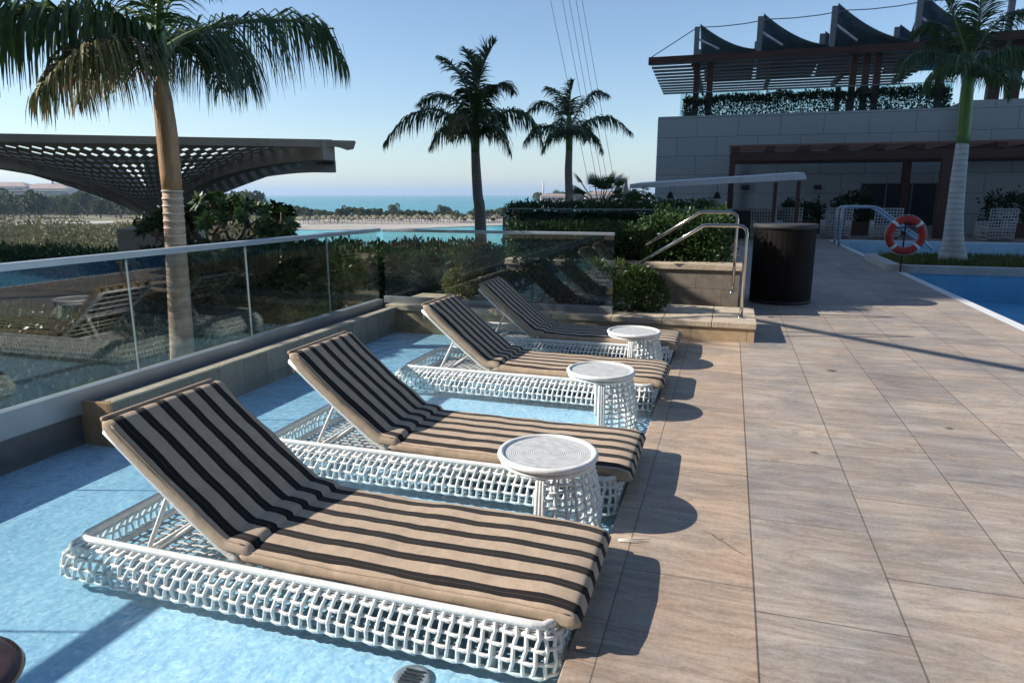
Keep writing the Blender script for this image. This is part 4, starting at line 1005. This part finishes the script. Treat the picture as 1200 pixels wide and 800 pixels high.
for q in range(4):
    a0 = R(45 + 90 * q); MB().tube([arcx(br_, a0 + R(-5 + 10 * k / 6)) for k in range(7)], tb + .004, 14).build('white_band', M['white'], t)
mb = MB()
for q in range(4):
    a0 = R(45 + 90 * q); mb.tube([arcx(br_ + tb + .004 + .014 * math.sin(math.pi * k / 10), a0 + R(90 * k / 10)) for k in range(11)], .006, 5)
mb.build('grab_rope', M['rope'], t)
t = thing('buoy_stand', 'thin dark stand holding up the red life buoy', 'stand', (bx, by + .12, 0), YAW * .6)
MB().tube([(0, 0, 0), (0, 0, 1.12)], .018, 8).build('pole', M['dark'], t)
MB().tube([(0, 0, 1.08), (0, -.13, 1.10), (0, -.15, 1.16)], .01, 6).build('hook', M['dark'], t)
mb = MB(); mb.tube([(-.2, 0, .95), (.2, 0, .95)], .012, 6); mb.tube([(-.2, 0, .7), (.2, 0, .95)], .008, 6); mb.build('cross_bar', M['dark'], t)
# pool entry rails
t = thing('pool_entry_rail', 'pair of curved steel entry rails leading down into the far pool corner', 'handrail', (3.45, 24.6, 0))
for yy in (0, 1.0):
    MB().tube([(0, yy, 0), (0, yy, 1.1), (.02, yy, 1.2), (.1, yy, 1.25), (.2, yy, 1.26), (.95, yy, 1.26), (1.05, yy, 1.22), (2.4, yy, .25), (2.7, yy, -.05)], .045, 10).build('rail', M['rail'], t)
MB().tube([(1.7, 0, .76), (1.7, 1.0, .76)], .02, 6).build('cross_bar', M['rail'], t)

# ---------------------------------------------------------------- the building with its roof terrace
t = thing('terrace_building', 'grey stone clad building block with a planted roof terrace at the right', 'building', (-3.5, 34, 0))
MB().box((0, 0, -.02), (12.4, 12, 5.12)).build('stone_wall', M['wall'], t, smooth=False)
MB().box((12.4, -.35, -.02), (34, 12, 5.42)).build('stone_wall', M['wall'], t, smooth=False)
MB().box((.01, .01, 5.12), (12.39, .35, 5.2)).build('parapet_cap', M['wall'], t, smooth=False)
MB().box((8.9, -.02, .35), (11.9, .03, 2.1)).build('window', M['dark'], t, smooth=False)
mb = MB()
for x in (8.9, 9.9, 10.9, 11.86): mb.box((x, -.05, .3), (x + .05, -.015, 2.15))
mb.box((8.9, -.052, 2.1), (11.9, -.012, 2.16)); mb.build('window_frame', M['mast'], t, smooth=False)
for x in (4.1, 7.15):
    MB().lathe([(.16, -.08), (.16, .12)], 14, (x, -.14, 1.95)).build('wall_lamp', M['dark'], t)
# roof glass + hedge
t = thing('glass_balustrade', 'glass balustrade along the edge of the roof terrace above the grey wall', 'balustrade', (-2.55, 34.12, 5.2))
for k in range(6): MB().box((k * 1.85 + .02, -.01, 0), (k * 1.85 + 1.83, .01, 1.02)).build('glass_pane', M['glass2'], t, smooth=False)
MB().box((0, -.02, 1.02), (11.1, .02, 1.05)).build('top_rail', M['rail'], t, smooth=False)
hedge('roof_hedge', 'loose green hedge growing along the roof terrace behind its glass', 'hedge', 16000, boxshell(-2.3, 8.5, 34.5, 35.2, 5.15, 6.05, .14, 11), .13, M['hedge'], 51, up=.5, core='open')
# louvred canopy on the roof
t = thing('roof_canopy', 'dark brown slatted timber canopy over the roof terrace', 'canopy', (-4.0, 34, 7.55))
mb = MB()
for k in range(11): mb.box((0 - k * .03, .25 + k * .98, 0.02), (12.4, .25 + k * .98 + .36, .085))
mb.build('slat_deck', M['louvre'], t, smooth=False)
MB().box((-.05, 0, -.02), (12.6, .22, .30)).build('front_beam', M['wood'], t, smooth=False)
mb = MB()
for x in (1.8, 5.4, 9.0, 12.1): mb.box((x, .24, .122), (x + .22, 10.6, .34))
mb.build('cross_beam', M['wood'], t, smooth=False)
for x, y in ((2.0, .45), (2.6, .45), (8.6, .45), (9.1, .45), (9.55, .45), (2.2, 9.8), (9.2, 9.8), (12.0, .45)):
    MB().box((x, y, -2.38), (x + .26, y + .26, -.001)).build('post', M['wood'], t, smooth=False)
t = thing('roof_canopy', 'second brown timber canopy at the far right behind the island palm', 'canopy', (9.6, 33.7, 7.7))
mb = MB()
for k in range(9): mb.box((0, .25 + k * .98, 0), (14, .25 + k * .98 + .5, .12))
mb.build('slat_deck', M['louvre'], t, smooth=False)
MB().box((-.05, 0, -.02), (14, .22, .32)).build('front_beam', M['wood'], t, smooth=False)
for x in (.2, .9, 5): MB().box((x, .4, -2.28), (x + .42, .8, -.001)).build('post', M['wood'], t, smooth=False)
# sails and masts
mx = [-1.95, .75, 3.75, 7.0, 10.3]; mz = [9.05, 9.3, 9.5, 9.6, 9.6]
for i, x in enumerate(mx):
    for row, (yy, s_) in enumerate(((34.4, 1.), (38.6, .85))):
        t = thing('sail_mast', ['grey mast at the front edge of the roof canopy', 'grey mast in the back row above the roof canopy'][row] + ', %s from the left' % ['first', 'second', 'third', 'fourth', 'fifth'][i], 'mast', (x, yy, 7.9), 0, 'masts carrying the dark sails')
        h = (mz[i] - 7.85) * s_; 
        MB().box((-.11, -.09, 0), (.11, .09, h)).build('mast_post', M['mast'], t, smooth=False)
        MB().tube([(.12, 0, h * .55), (1.0, 0, .2)], .05, 6).build('mast_strut', M['awn'], t)
        if i < 4:
            nx = mx[i + 1] - x; mb = MB(); vs = []; fs = []; na, nb = 20, 6
            for a in range(na + 1):
                u = a / na
                for b in range(nb + 1):
                    v = b / nb; zz = h * ((1 - u) ** 1.7) * (1 - v) ** 1.2 + .10 - .12 * v; vs.append((.12 + u * (nx - .2), v * 3.4, zz))
            for a in range(na):
                for b in range(nb): q = a * (nb + 1) + b; fs.append((q, q + 1, q + nb + 2, q + nb + 1))
            o = mb.add(vs, fs).build('shade_sail', M['navy'], None, loc=(x, yy, 7.9))
            sd = o.modifiers.new('thick', 'SOLIDIFY'); sd.thickness = .03
            tag(o, 'dark navy curved shade sail %s, hanging from the %s mast' % (['in the front row', 'in the back row'][row], ['first', 'second', 'third', 'fourth'][i]), 'shade sail', 'dark sails above the roof canopy')
mb = MB(); mb.tube([(-4, 34.2, 7.85), (-1.95, 34.4, 9.08)] + [(-1.95 + (12.25) * k / 12, 34.4, 9.08 + .55 * k / 12 - .08 * math.sin(math.pi * ((k / 12 * 4) % 1))) for k in range(1, 13)], .022, 5)
tag(mb.build('mast_wire', M['cable']), 'thin wire strung over the tops of the roof masts', 'wire')

# pergola in front of the wall
t = thing('pergola', 'long red brown timber pergola on posts in front of the grey wall', 'pergola', (-.15, 30, 0))
MB().box((0, 0, 2.98), (16, .16, 3.32)).build('front_beam', M['wood'], t, smooth=False)
MB().box((0, 3.3, 2.98), (16, 3.46, 3.32)).build('back_beam', M['wood'], t, smooth=False)
mb = MB()
for k in range(12): mb.box((.05 + k * 1.32, -.1, 3.323), (.37 + k * 1.32, 3.6, 3.52))
mb.build('rafter', M['wood'], t, smooth=False)
mb = MB()
for k in range(6): mb.box((-.05, .0 + k * .66, 3.523), (16, .1 + k * .66, 3.60))
mb.build('slats', M['louvre'], t, smooth=False)
for x, y, w_ in ((.0, .0, .22), (7.62, .0, .34), (.0, 3.3, .2), (7.0, 3.2, .3), (15.4, 0, .3)):
    MB().box((x, y + .003, 0), (x + w_, y + .157 + .1, 2.978)).build('post', M['wood'], t, smooth=False)
# awning of the pool bar
t = thing('bar_awning', 'low pitched white awning over the dark bar in front of the grey wall', 'awning', (-3.6, 26, 0))
mb = MB(); x1 = 6.05
mb.add([(0, 0, 1.86), (x1, 0, 2.16), (x1, 3.2, 2.30), (0, 3.2, 2.0), (0, 0, 2.02), (x1 - .1, 0, 2.38), (x1 - .1, 3.2, 2.5), (0, 3.2, 2.14)], [(0, 3, 2, 1), (4, 5, 6, 7), (0, 1, 5, 4), (1, 2, 6, 5), (2, 3, 7, 6), (3, 0, 4, 7)])
mb.build('canopy_sheet', M['awn'], t, smooth=False)
for x in (.1, 5.0, 5.75): MB().box((x, .1, 0), (x + .12, .22, 1.84 + x * .045)).build('post', M['wood'], t, smooth=False)
MB().box((.4, 2.0, 0), (5.2, 3.0, 1.05)).build('bar_counter', M['dark'], t, smooth=False)
MB().box((.35, 1.9, 1.053), (5.3, 3.1, 1.12)).build('counter_top', M['channel'], t, smooth=False)
for i, x in enumerate((1.4, 3.1)):
    p = thing('hanging_lamp', 'small dark lamp hanging under the awning, %s one' % ['left', 'right'][i], 'lamp', (-3.6 + x, 27, 1.5), 0, 'lamps under the bar awning')
    MB().lathe([(.0, .26), (.05, .24), (.14, .05), (.14, .0), (.0, .0)], 14, cap=False).build('lamp_shade', M['dark'], p)
    MB().tube([(0, 0, .24), (0, 0, .55)], .01, 5).build('cord', M['dark'], p)
# closed parasol and dark shrub at the awning's left end
t = thing('closed_parasol', 'folded brown grey parasol left of the white awning', 'parasol', (-3.62, 25.2, 0))
MB().tube([(0, 0, 0), (0, 0, 2.15)], .03, 8).build('pole', M['wood'], t)
MB().lathe([(.05, .95), (.12, 1.0), (.13, 1.3), (.09, 1.8), (.02, 2.2)], 14).build('folded_canopy', M['conc_lt'], t)
t = shrub('potted_dark_shrub', 'small black looking shrub under the left end of the awning', 'shrub', [(-3.0, 24.8, 1.35, .22, .22, .3), (-2.75, 24.8, 1.4, .2, .2, .28), (-2.9, 24.8, 1.75, .1, .1, .12)], 500, .11, M['hedge'], 61, base=.6)
# white slanted lounge back
t = thing('slanted_lounge_back', 'white slanted lounge backrest on the hedge line under the awning', 'board', (-1.05, 15.6, 0), .1)
MB().add([(-.28, 0, 1.05), (.28, 0, 1.05), (.2, .16, 1.58), (-.12, .16, 1.58), (-.28, .03, 1.05), (.28, .03, 1.05), (.2, .19, 1.58), (-.12, .19, 1.58)], [(0, 1, 2, 3), (7, 6, 5, 4), (0, 4, 5, 1), (1, 5, 6, 2), (2, 6, 7, 3), (3, 7, 4, 0)]).build('lounge_back_face', M['awn'], t, smooth=False)
MB().tube([(0, .1, 0), (0, .1, 1.06)], .02, 6).build('lounge_back_post', M['mast'], t)
# wicker armchairs far back
def armchair():
    t = thing('wicker_armchair', '', 'armchair', (0, 0, 0), 0, 'white wicker armchairs by the grey wall')
    mb = MB()
    for k in range(10): mb.tube([(-.45 + k * .1, .42, .1), (-.45 + k * .1, .5, 1.15)], .016, 4)
    for z in [.15 + .11 * j for j in range(10)]: mb.tube([(-.47, .42 + z * .07, z), (.47, .42 + z * .07, z)], .018, 4)
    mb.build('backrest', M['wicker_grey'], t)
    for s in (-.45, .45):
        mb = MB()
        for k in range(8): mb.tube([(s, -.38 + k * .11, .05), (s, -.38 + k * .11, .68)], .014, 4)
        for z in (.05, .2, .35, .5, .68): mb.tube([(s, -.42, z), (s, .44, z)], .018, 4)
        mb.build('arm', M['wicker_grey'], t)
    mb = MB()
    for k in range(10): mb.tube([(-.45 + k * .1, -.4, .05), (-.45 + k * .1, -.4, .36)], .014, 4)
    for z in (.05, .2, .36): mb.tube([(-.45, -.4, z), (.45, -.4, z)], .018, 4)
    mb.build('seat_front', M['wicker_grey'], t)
    MB().box((-.42, -.38, .36), (.42, .4, .48)).build('seat_cushion', M['tan'], t, smooth=False, bevel=.04)
    return t
a0 = armchair()
al = ['wicker armchair behind the dark tub', 'wicker armchair at the left under the pergola beside the dark tub', 'wicker armchair behind the pool entry rails', 'wicker armchair right of the entry rails', 'wicker armchair at the far right edge behind the island']
for i, (x, y, r_) in enumerate([(1.35, 27.8, 160), (2.2, 28.9, 175), (3.9, 29.2, 185), (5.6, 29.1, 180), (9.2, 29.2, 190)]):
    o = a0 if i == 0 else copy_tree(a0)
    o.location = (x, y, .002); o.rotation_euler = (0, 0, R(r_)); o['label'] = al[i]
# planters with shrubs at wall
for i, (x, y, w_, lab) in enumerate([(4.3, 31.6, 1.2, 'bushy potted plant against the grey wall under the pergola'), (9.6, 31.2, 4.5, 'brown planter with a wide green hedge at the right end under the pergola'), (2.2, 32.2, 1.5, 'low dark shrub in a planter behind the armchairs')]):
    t = thing('planter_box', lab, 'planter', (x, y, .0))
    MB().box((0, 0, 0), (w_, .8, .55)).build('planter_body', M['wood'], t, smooth=False)
    V, F = leaves(2600 if w_ > 3 else 1300, boxshell(.0, w_, .05, .75, .5, 1.55 if i != 2 else 1.2, .2, i), .17, seed=70 + i); np_mesh('foliage', V, F, M['hedge'], t)

# ---------------------------------------------------------------- mushroom shade structure on the left
def shade_structure():
    D0 = 14.0; cx_ = (190 - 600) / 800; u_ = (400 - 268) / 800; f_ = u_ * math.sin(PITCH) + math.cos(PITCH); t_ = D0 / f_
    pos = VR * (cx_ * t_) + VF * D0
    t = thing('arched_pavilion', 'dark arched shade pavilion with perforated vault on a pale flared pedestal at the left', 'pavilion', (pos.x, pos.y, -3.0), YAW + R(14))
    mb = MB()
    def fr(prof):
        for (w0, z0), (w1, z1) in zip(prof[:-1], prof[1:]):
            mb.add([(-w0, -w0, z0), (w0, -w0, z0), (w0, w0, z0), (-w0, w0, z0), (-w1, -w1, z1), (w1, -w1, z1), (w1, w1, z1), (-w1, w1, z1)],
                   [(0, 1, 5, 4), (1, 2, 6, 5), (2, 3, 7, 6), (3, 0, 4, 7), (4, 5, 6, 7), (0, 3, 2, 1)])
    fr([(.48, 0), (.42, 2.2), (.44, 2.8), (.50, 3.2), (.64, 3.52)]); mb.build('pedestal', M['conc_lt'], t, smooth=False)
    MB().box((-.66, -.66, 3.522), (.66, .66, 4.0)).build('pedestal_cap', M['conc_lt'], t, smooth=False, bevel=.02)
    Z0, Z1 = 4.0, 5.50; S0, S1 = .12, 3.30      # half sides of the square vault
    def prof(f):
        a = f * math.pi / 2; return S0 + (S1 - S0) * (1 - math.cos(a)) ** .95, Z0 + (Z1 - .30 - Z0) * math.sin(a) ** .92
    for q in range(4):
        a_ = R(45 + 90 * q); ca, sa = math.cos(a_), math.sin(a_); mb = MB(); vs = []; fs = []; n = 26
        for k in range(n + 1):
            s_, z = prof(k / n); s_ *= 1.4142; dpt = .36; w_ = .13
            for (yy, zz) in ((-w_, z), (w_, z), (w_, min(Z1 - .003, z + dpt)), (-w_, min(Z1 - .003, z + dpt))):
                x = s_ + .12; vs.append((x * ca - yy * sa, x * sa + yy * ca, zz))
        for k in range(n):
            for j in range(4): fs.append((k * 4 + j, k * 4 + (j + 1) % 4, (k + 1) * 4 + (j + 1) % 4, (k + 1) * 4 + j))
        fs.append((0, 3, 2, 1)); fs.append(tuple(n * 4 + j for j in range(4)))
        mb.add(vs, fs); mb.build('curved_rib', M['conc'], t, smooth=False)
    MB().box((-.17, -.17, Z0), (.17, .17, Z0 + 1.3)).build('centre_post', M['conc'], t, smooth=False)
    for q in range(3):
        mb = MB(); n, m = 34, 22; a0 = R(-135 + 90 * (q - 1)); a1 = a0 + math.pi / 2
        def pt(i, j):
            f = j / m; s_, z = prof(f); s_ *= 1.4142
            pa = Vector((math.cos(a0) * s_, math.sin(a0) * s_, 0)); pb = Vector((math.cos(a1) * s_, math.sin(a1) * s_, 0))
            p = pa.lerp(pb, i / n); zl = Z0 + .1 + (Z1 - .05 - Z0 - .1) * ((prof(f)[0] - S0) / (S1 - S0)) ** .8; zr = min(Z1 - .02, z + .24); k_ = math.sin(math.pi * i / n) ** .7; return Vector((p.x, p.y, zr + (zl - zr) * k_))
        for i in range(n):
            for j in range(m):
                c = [pt(i, j), pt(i + 1, j), pt(i + 1, j + 1), pt(i, j + 1)]; ctr = sum(c, Vector()) / 4
                if j < 2 or j > m - 2: mb.add(c, [(0, 1, 2, 3)]); continue
                k = .80 + .1 * noise.noise(Vector((i * 1.7, j * 1.3, q))); inn = [ctr.lerp(p, k) for p in ((c[0] + c[1]) / 2, (c[1] + c[2]) / 2, (c[2] + c[3]) / 2, (c[3] + c[0]) / 2)]
                mb.add(c + inn, [(0, 1, 4), (1, 5, 4), (1, 2, 5), (2, 6, 5), (2, 3, 6), (3, 7, 6), (3, 0, 7), (0, 4, 7)])
        o = mb.build('perforated_web', M['conc'], t, smooth=False); sd = o.modifiers.new('thick', 'SOLIDIFY'); sd.thickness = .015
    E_ = S1 + .14
    for (x0, y0, x1, y1) in ((-E_, -E_, E_, -E_ + .12), (-E_, E_ - .12, E_, E_), (-E_, -E_ + .123, -E_ + .12, E_ - .123), (E_ - .12, -E_ + .123, E_, E_ - .123)):
        MB().box((x0, y0, Z1 - .1), (x1, y1, Z1 + .02)).build('roof_edge', M['conc'], t, smooth=False)
    a = E_; y0, y1 = -E_ + .02, -E_ + .10
    pr = [(a, Z1 - .08), (a + .12, Z1 - .10), (a + .24, Z1 - .14), (a + .34, Z1 - .12), (a + .38, Z1 - .01), (a + .36, Z1 + .01), (a, Z1 + .012)]
    n = len(pr); mb = MB(); mb.add([(x, y0, z) for x, z in pr] + [(x, y1, z) for x, z in pr], [tuple(range(n)), tuple(range(2 * n - 1, n - 1, -1))] + [(i, i + n, (i + 1) % n + n, (i + 1) % n) for i in range(n)])
    mb.build('bracket_tip', M['conc'], t, smooth=False)
    return t
shade_structure()

# ---------------------------------------------------------------- unseen tower casting the back-terrace shade; block added to cut sky light
t = thing('hotel_tower', 'tall hotel tower standing outside the frame to the left', 'building', (-60, -6.4, -9))
MB().box((-24, 0, 0), (0, 47, 108)).build('tower_body', M['tower'], t, smooth=False)
t = thing('sky_light_blocker', 'unseen block added behind the viewpoint to cut the sky light', 'building', (-42, -24, -.5))  # added to hide the sky behind the camera and deepen the shade
MB().box((0, -26, 0), (104, 0, 52)).build('blocker_body', M['wing'], t, smooth=False)
for k in range(12): MB().box((1, .003, 3.2 + k * 4), (103, 1.3, 3.5 + k * 4)).build('blocker_slab', M['wing'], t, smooth=False)
for k in range(12): MB().box((1, .002, .6 + k * 4), (103, .06, 3.1 + k * 4)).build('window_band', M['dark'], t, smooth=False)
# ---------------------------------------------------------------- distant things
def leafy_proto(h, w_, n, seed, mat):
    rs = random.Random(seed); bl = []
    for k in range(7): a = rs.uniform(0, 6.28); r_ = rs.uniform(0, w_ * .55); bl.append((r_ * math.cos(a), r_ * math.sin(a), h * rs.uniform(.5, .8), w_ * rs.uniform(.35, .6), w_ * rs.uniform(.35, .6), h * rs.uniform(.18, .28)))
    V, F = leaves(n, blobs(bl), h * .10, seed=seed, aspect=.8); return V, F
def tree_thing(name, label, cat, group, V, F, mat, h, r):
    t = thing(name, label, cat, (0, 0, 0), 0, group); np_mesh('crown', V, F, mat, t); MB().tube([(0, 0, 0), (0, 0, h * .6)], [r, r * .6], 6).build('trunk', M['bark'], t); return t
protos = []
for i in range(4):
    h = [6, 7.5, 5, 6.5][i]; V, F = leafy_proto(h, h * .45, 900, 80 + i, M['farleaf'])
    protos.append(tree_thing('shade_tree', '', 'tree', '', V, F, M['farleaf'], h, .2))
used = [False] * 4
def put(px, py, s, label, group, i=None, z=-9):
    i = rng.randrange(4) if i is None else i
    if not used[i]: o = protos[i]; used[i] = True
    else: o = copy_tree(protos[i])
    x, y = gp(px, py, z); o.location = (x, y, z); o.scale = (s, s, s * rng.uniform(.85, 1.15)); o.rotation_euler = (0, 0, rng.uniform(0, 6.28)); o['label'] = label; o['group'] = group
for k in range(110):
    px = 300 + k * 2.95 + rng.uniform(-2, 2); py = rng.uniform(256.0, 261.0)
    put(px, py, rng.uniform(.40, .78), 'small round tree in the row along the beach behind the lagoon', 'trees along the beach')
for k in range(46):
    px = -40 + k * 7.6 + rng.uniform(-3, 3); py = rng.uniform(252, 257)
    put(px, py, rng.uniform(1.3, 1.9), 'hazy dark tree in the belt beyond the pale road at the left', 'trees beyond the lowland road')
for k in range(30):
    px = 235 + k * 4.4 + rng.uniform(-2, 2); py = rng.uniform(255, 259); put(px, py, rng.uniform(.6, 1.1), 'dark tree in the clump where the lowland meets the sea', 'trees by the shore')
for k in range(22):
    px = 628 + k * 8 + rng.uniform(-3, 3); put(px, 239.4, rng.uniform(1.6, 2.6), 'tiny tree on the far sandy spit', 'trees on the far spit')
# brush on the lowland: one mass
def brush(rs, n):
    px = rs.uniform(-60, 345, n); py = 266.5 + 30 * rs.uniform(0, 1, n) ** 1.4
    P = np.zeros((n, 3))
    for i in range(n):
        x, y = gp(px[i], py[i]); P[i] = (x, y, -9)
    h = np.array([max(0, noise.noise(Vector((p[0] * .10, p[1] * .10, 3.)))) for p in P]) * 7 + .6
    P[:, 2] += rs.uniform(0, 1, n) * h; return P, np.tile([0, 0, .8], (n, 1))
V, F = leaves(30000, brush, .8, aspect=.6, seed=90); tag(np_mesh('lowland_brush', V, F, M['brush']), 'dry olive scrub covering the lowland at the left', 'scrub', kind='stuff')
# far wood mass behind the belt of trees
def wood(rs, n):
    px = rs.uniform(-80, 300, n); py = 236 + 16 * rs.uniform(0, 1, n)
    P = np.zeros((n, 3))
    for i in range(n):
        x, y = gp(px[i], py[i]); P[i] = (x, y, -9)
    h = np.array([.5 + abs(noise.noise(Vector((p[0] * .03, p[1] * .03, 1.)))) for p in P]) * 9
    P[:, 2] += rs.uniform(0, 1, n) * h; return P, np.tile([0, 0, .6], (n, 1))
V, F = leaves(30000, wood, 3.0, aspect=.7, seed=91); tag(np_mesh('distant_wood', V, F, M['farleaf']), 'hazy wood on the horizon behind the lowland', 'wood', kind='stuff')
# thatched beach parasols
t0 = thing('beach_parasol', 'small thatched parasol in the rows on the beach across the lagoon', 'parasol', (0, 0, 0), 0, 'thatched parasols on the beach')
MB().lathe([(1.7, 1.9), (1.2, 2.3), (.1, 3.0), (.0, 3.05), (.0, 2.2), (1.2, 2.0), (1.7, 1.88)], 10, cap=False).build('thatch', M['thatch'], t0); MB().tube([(0, 0, 0), (0, 0, 2.3)], .08, 5).build('pole', M['bark'], t0)
first = True
for row, py in enumerate((261.2, 262.8)):
    for k in range(42):
        px = 352 + k * 6.6 + row * 3 + rng.uniform(-1, 1)
        if px > 628: continue
        o = t0 if first else copy_tree(t0); first = False
        x, y = gp(px, py - (px - 352) * .006, -8.96); o.location = (x, y, -8.96); s = rng.uniform(.85, 1.1); o.scale = (s, s, s)
# buildings at the horizon
def far_building(px, py, w_, d_, h, roof, label, tower=None, mat='build'):
    x, y = gp(px, py); t = thing('distant_building', label, 'building', (x, y, -9), YAW)
    MB().box((-w_ / 2, 0, 0), (w_ / 2, d_, h)).build('wall', M[mat], t, smooth=False)
    if roof: MB().add([(-w_ / 2 - 1, -1, h), (w_ / 2 + 1, -1, h), (w_ / 2 + 1, d_ + 1, h), (-w_ / 2 - 1, d_ + 1, h), (-w_ / 4, d_ / 2, h + roof), (w_ / 4, d_ / 2, h + roof)], [(0, 1, 5, 4), (1, 2, 5), (2, 3, 4, 5), (3, 0, 4), (0, 3, 2, 1)]).build('roof', M['roof'], t, smooth=False)
    for b in range(max(1, int(h / 4))): MB().box((-w_ / 2 + .08 * w_, -.12, 1.2 + b * 4), (w_ / 2 - .08 * w_, -.02, 2.8 + b * 4)).build('window_band', M['dark'], t, smooth=False)
    if tower: MB().tube([(tower[0], d_ / 2, 0), (tower[0], d_ / 2, tower[1])], [tower[2], tower[2] * .6], 8).build('tower', M[mat], t)
far_building(8, 237, 60, 30, 22, 6, 'pale hotel block at the far left horizon, leftmost one')
far_building(30, 237, 40, 30, 15, 5, 'low pale building second from the left on the horizon')
far_building(52, 237, 70, 30, 19, 7, 'red roofed building with a small peak on the left horizon', (5, 30, 3))
far_building(78, 237, 60, 30, 15, 0, 'grey blue block on the left horizon right of the red roofed one', mat='mast')
far_building(112, 237, 60, 30, 9, 0, 'low pale block on the left horizon near the pavilion', mat='conc_lt')
far_building(650, 240, 30, 12, 9, 3, 'low building with lighthouse tower on the far spit', (-12, 24, 1.3))
far_building(705, 240, 34, 12, 11, 3, 'pale low building on the far spit right of the middle palms')
far_building(745, 240, 30, 12, 9, 0, 'white low building on the far spit left of the white awning', mat='white')
# white sign board
x, y = gp(342, 268, -9); t = thing('roadside_board', 'blank white board on a post in front of the beach trees', 'sign board', (x, y, -9), YAW)
MB().box((-1.0, 0, 3.9), (1.0, .15, 5.4)).build('board', M['white'], t, smooth=False); MB().box((.55, .02, 0), (.9, .12, 3.9)).build('post', M['white'], t, smooth=False)
# rigging lines in the sky
for i, (xt, xb) in enumerate([(645, 690), (659, 700), (667, 706), (675, 712), (682, 720)]):
    Dp = 60.
    def pix(px, py): 
        cx = (px - 600) / 800; u = (400 - py) / 800; f = u * math.sin(PITCH) + math.cos(PITCH); z = u * math.cos(PITCH) - math.sin(PITCH)
        v = VR * cx + VF * f; return Vector((v.x / f * Dp, v.y / f * Dp, H + z / f * Dp))
    a = pix(xt, 0); b = pix(xb, 215); up = a + (a - b) * 1.2
    MB_ = MB().tube([up, a, b, b + (b - a) * .15], .02, 5); o = MB_.build('rigging_line', M['cable'])
    tag(o, ['leftmost', 'second from left', 'middle', 'fourth from left', 'rightmost'][i] + ' of the thin lines slanting down the sky above the middle palms', 'cable', 'thin lines in the sky')

# unseen rope added overhead to cast the dark band across the paving
a_ = Vector((9.6, 1.7, 0)); ps = []
for k in range(14):
    q = k * 1.0; kk = 1.0 * q; ps.append(a_ + Vector((-1 * q, .86 * q, 0)) + Vector((-1.55, -.46, 1)) * kk * .62)
tag(MB().tube(ps, .06, 8).build('shadow_band_rope', M['cable']), 'unseen rope added overhead to throw the long shadow band across the pavers', 'cable')

hb = MB().box((-16000, -310, -10.3), (16000, 16000, 112)).build('haze', None, smooth=False)
m, t, o = newmat('sea_haze'); v = N(t, 'VolumePrincipled'); v.inputs['Color'].default_value = (.60, .78, 1.0, 1); v.inputs['Density'].default_value = 1.7e-4; v.inputs['Anisotropy'].default_value = .2
t.links.new(v.outputs[0], o.inputs['Volume']); hb.data.materials.clear(); hb.data.materials.append(m); tag(hb, kind='stuff', label='pale sea haze over the shore and the horizon', cat='haze')
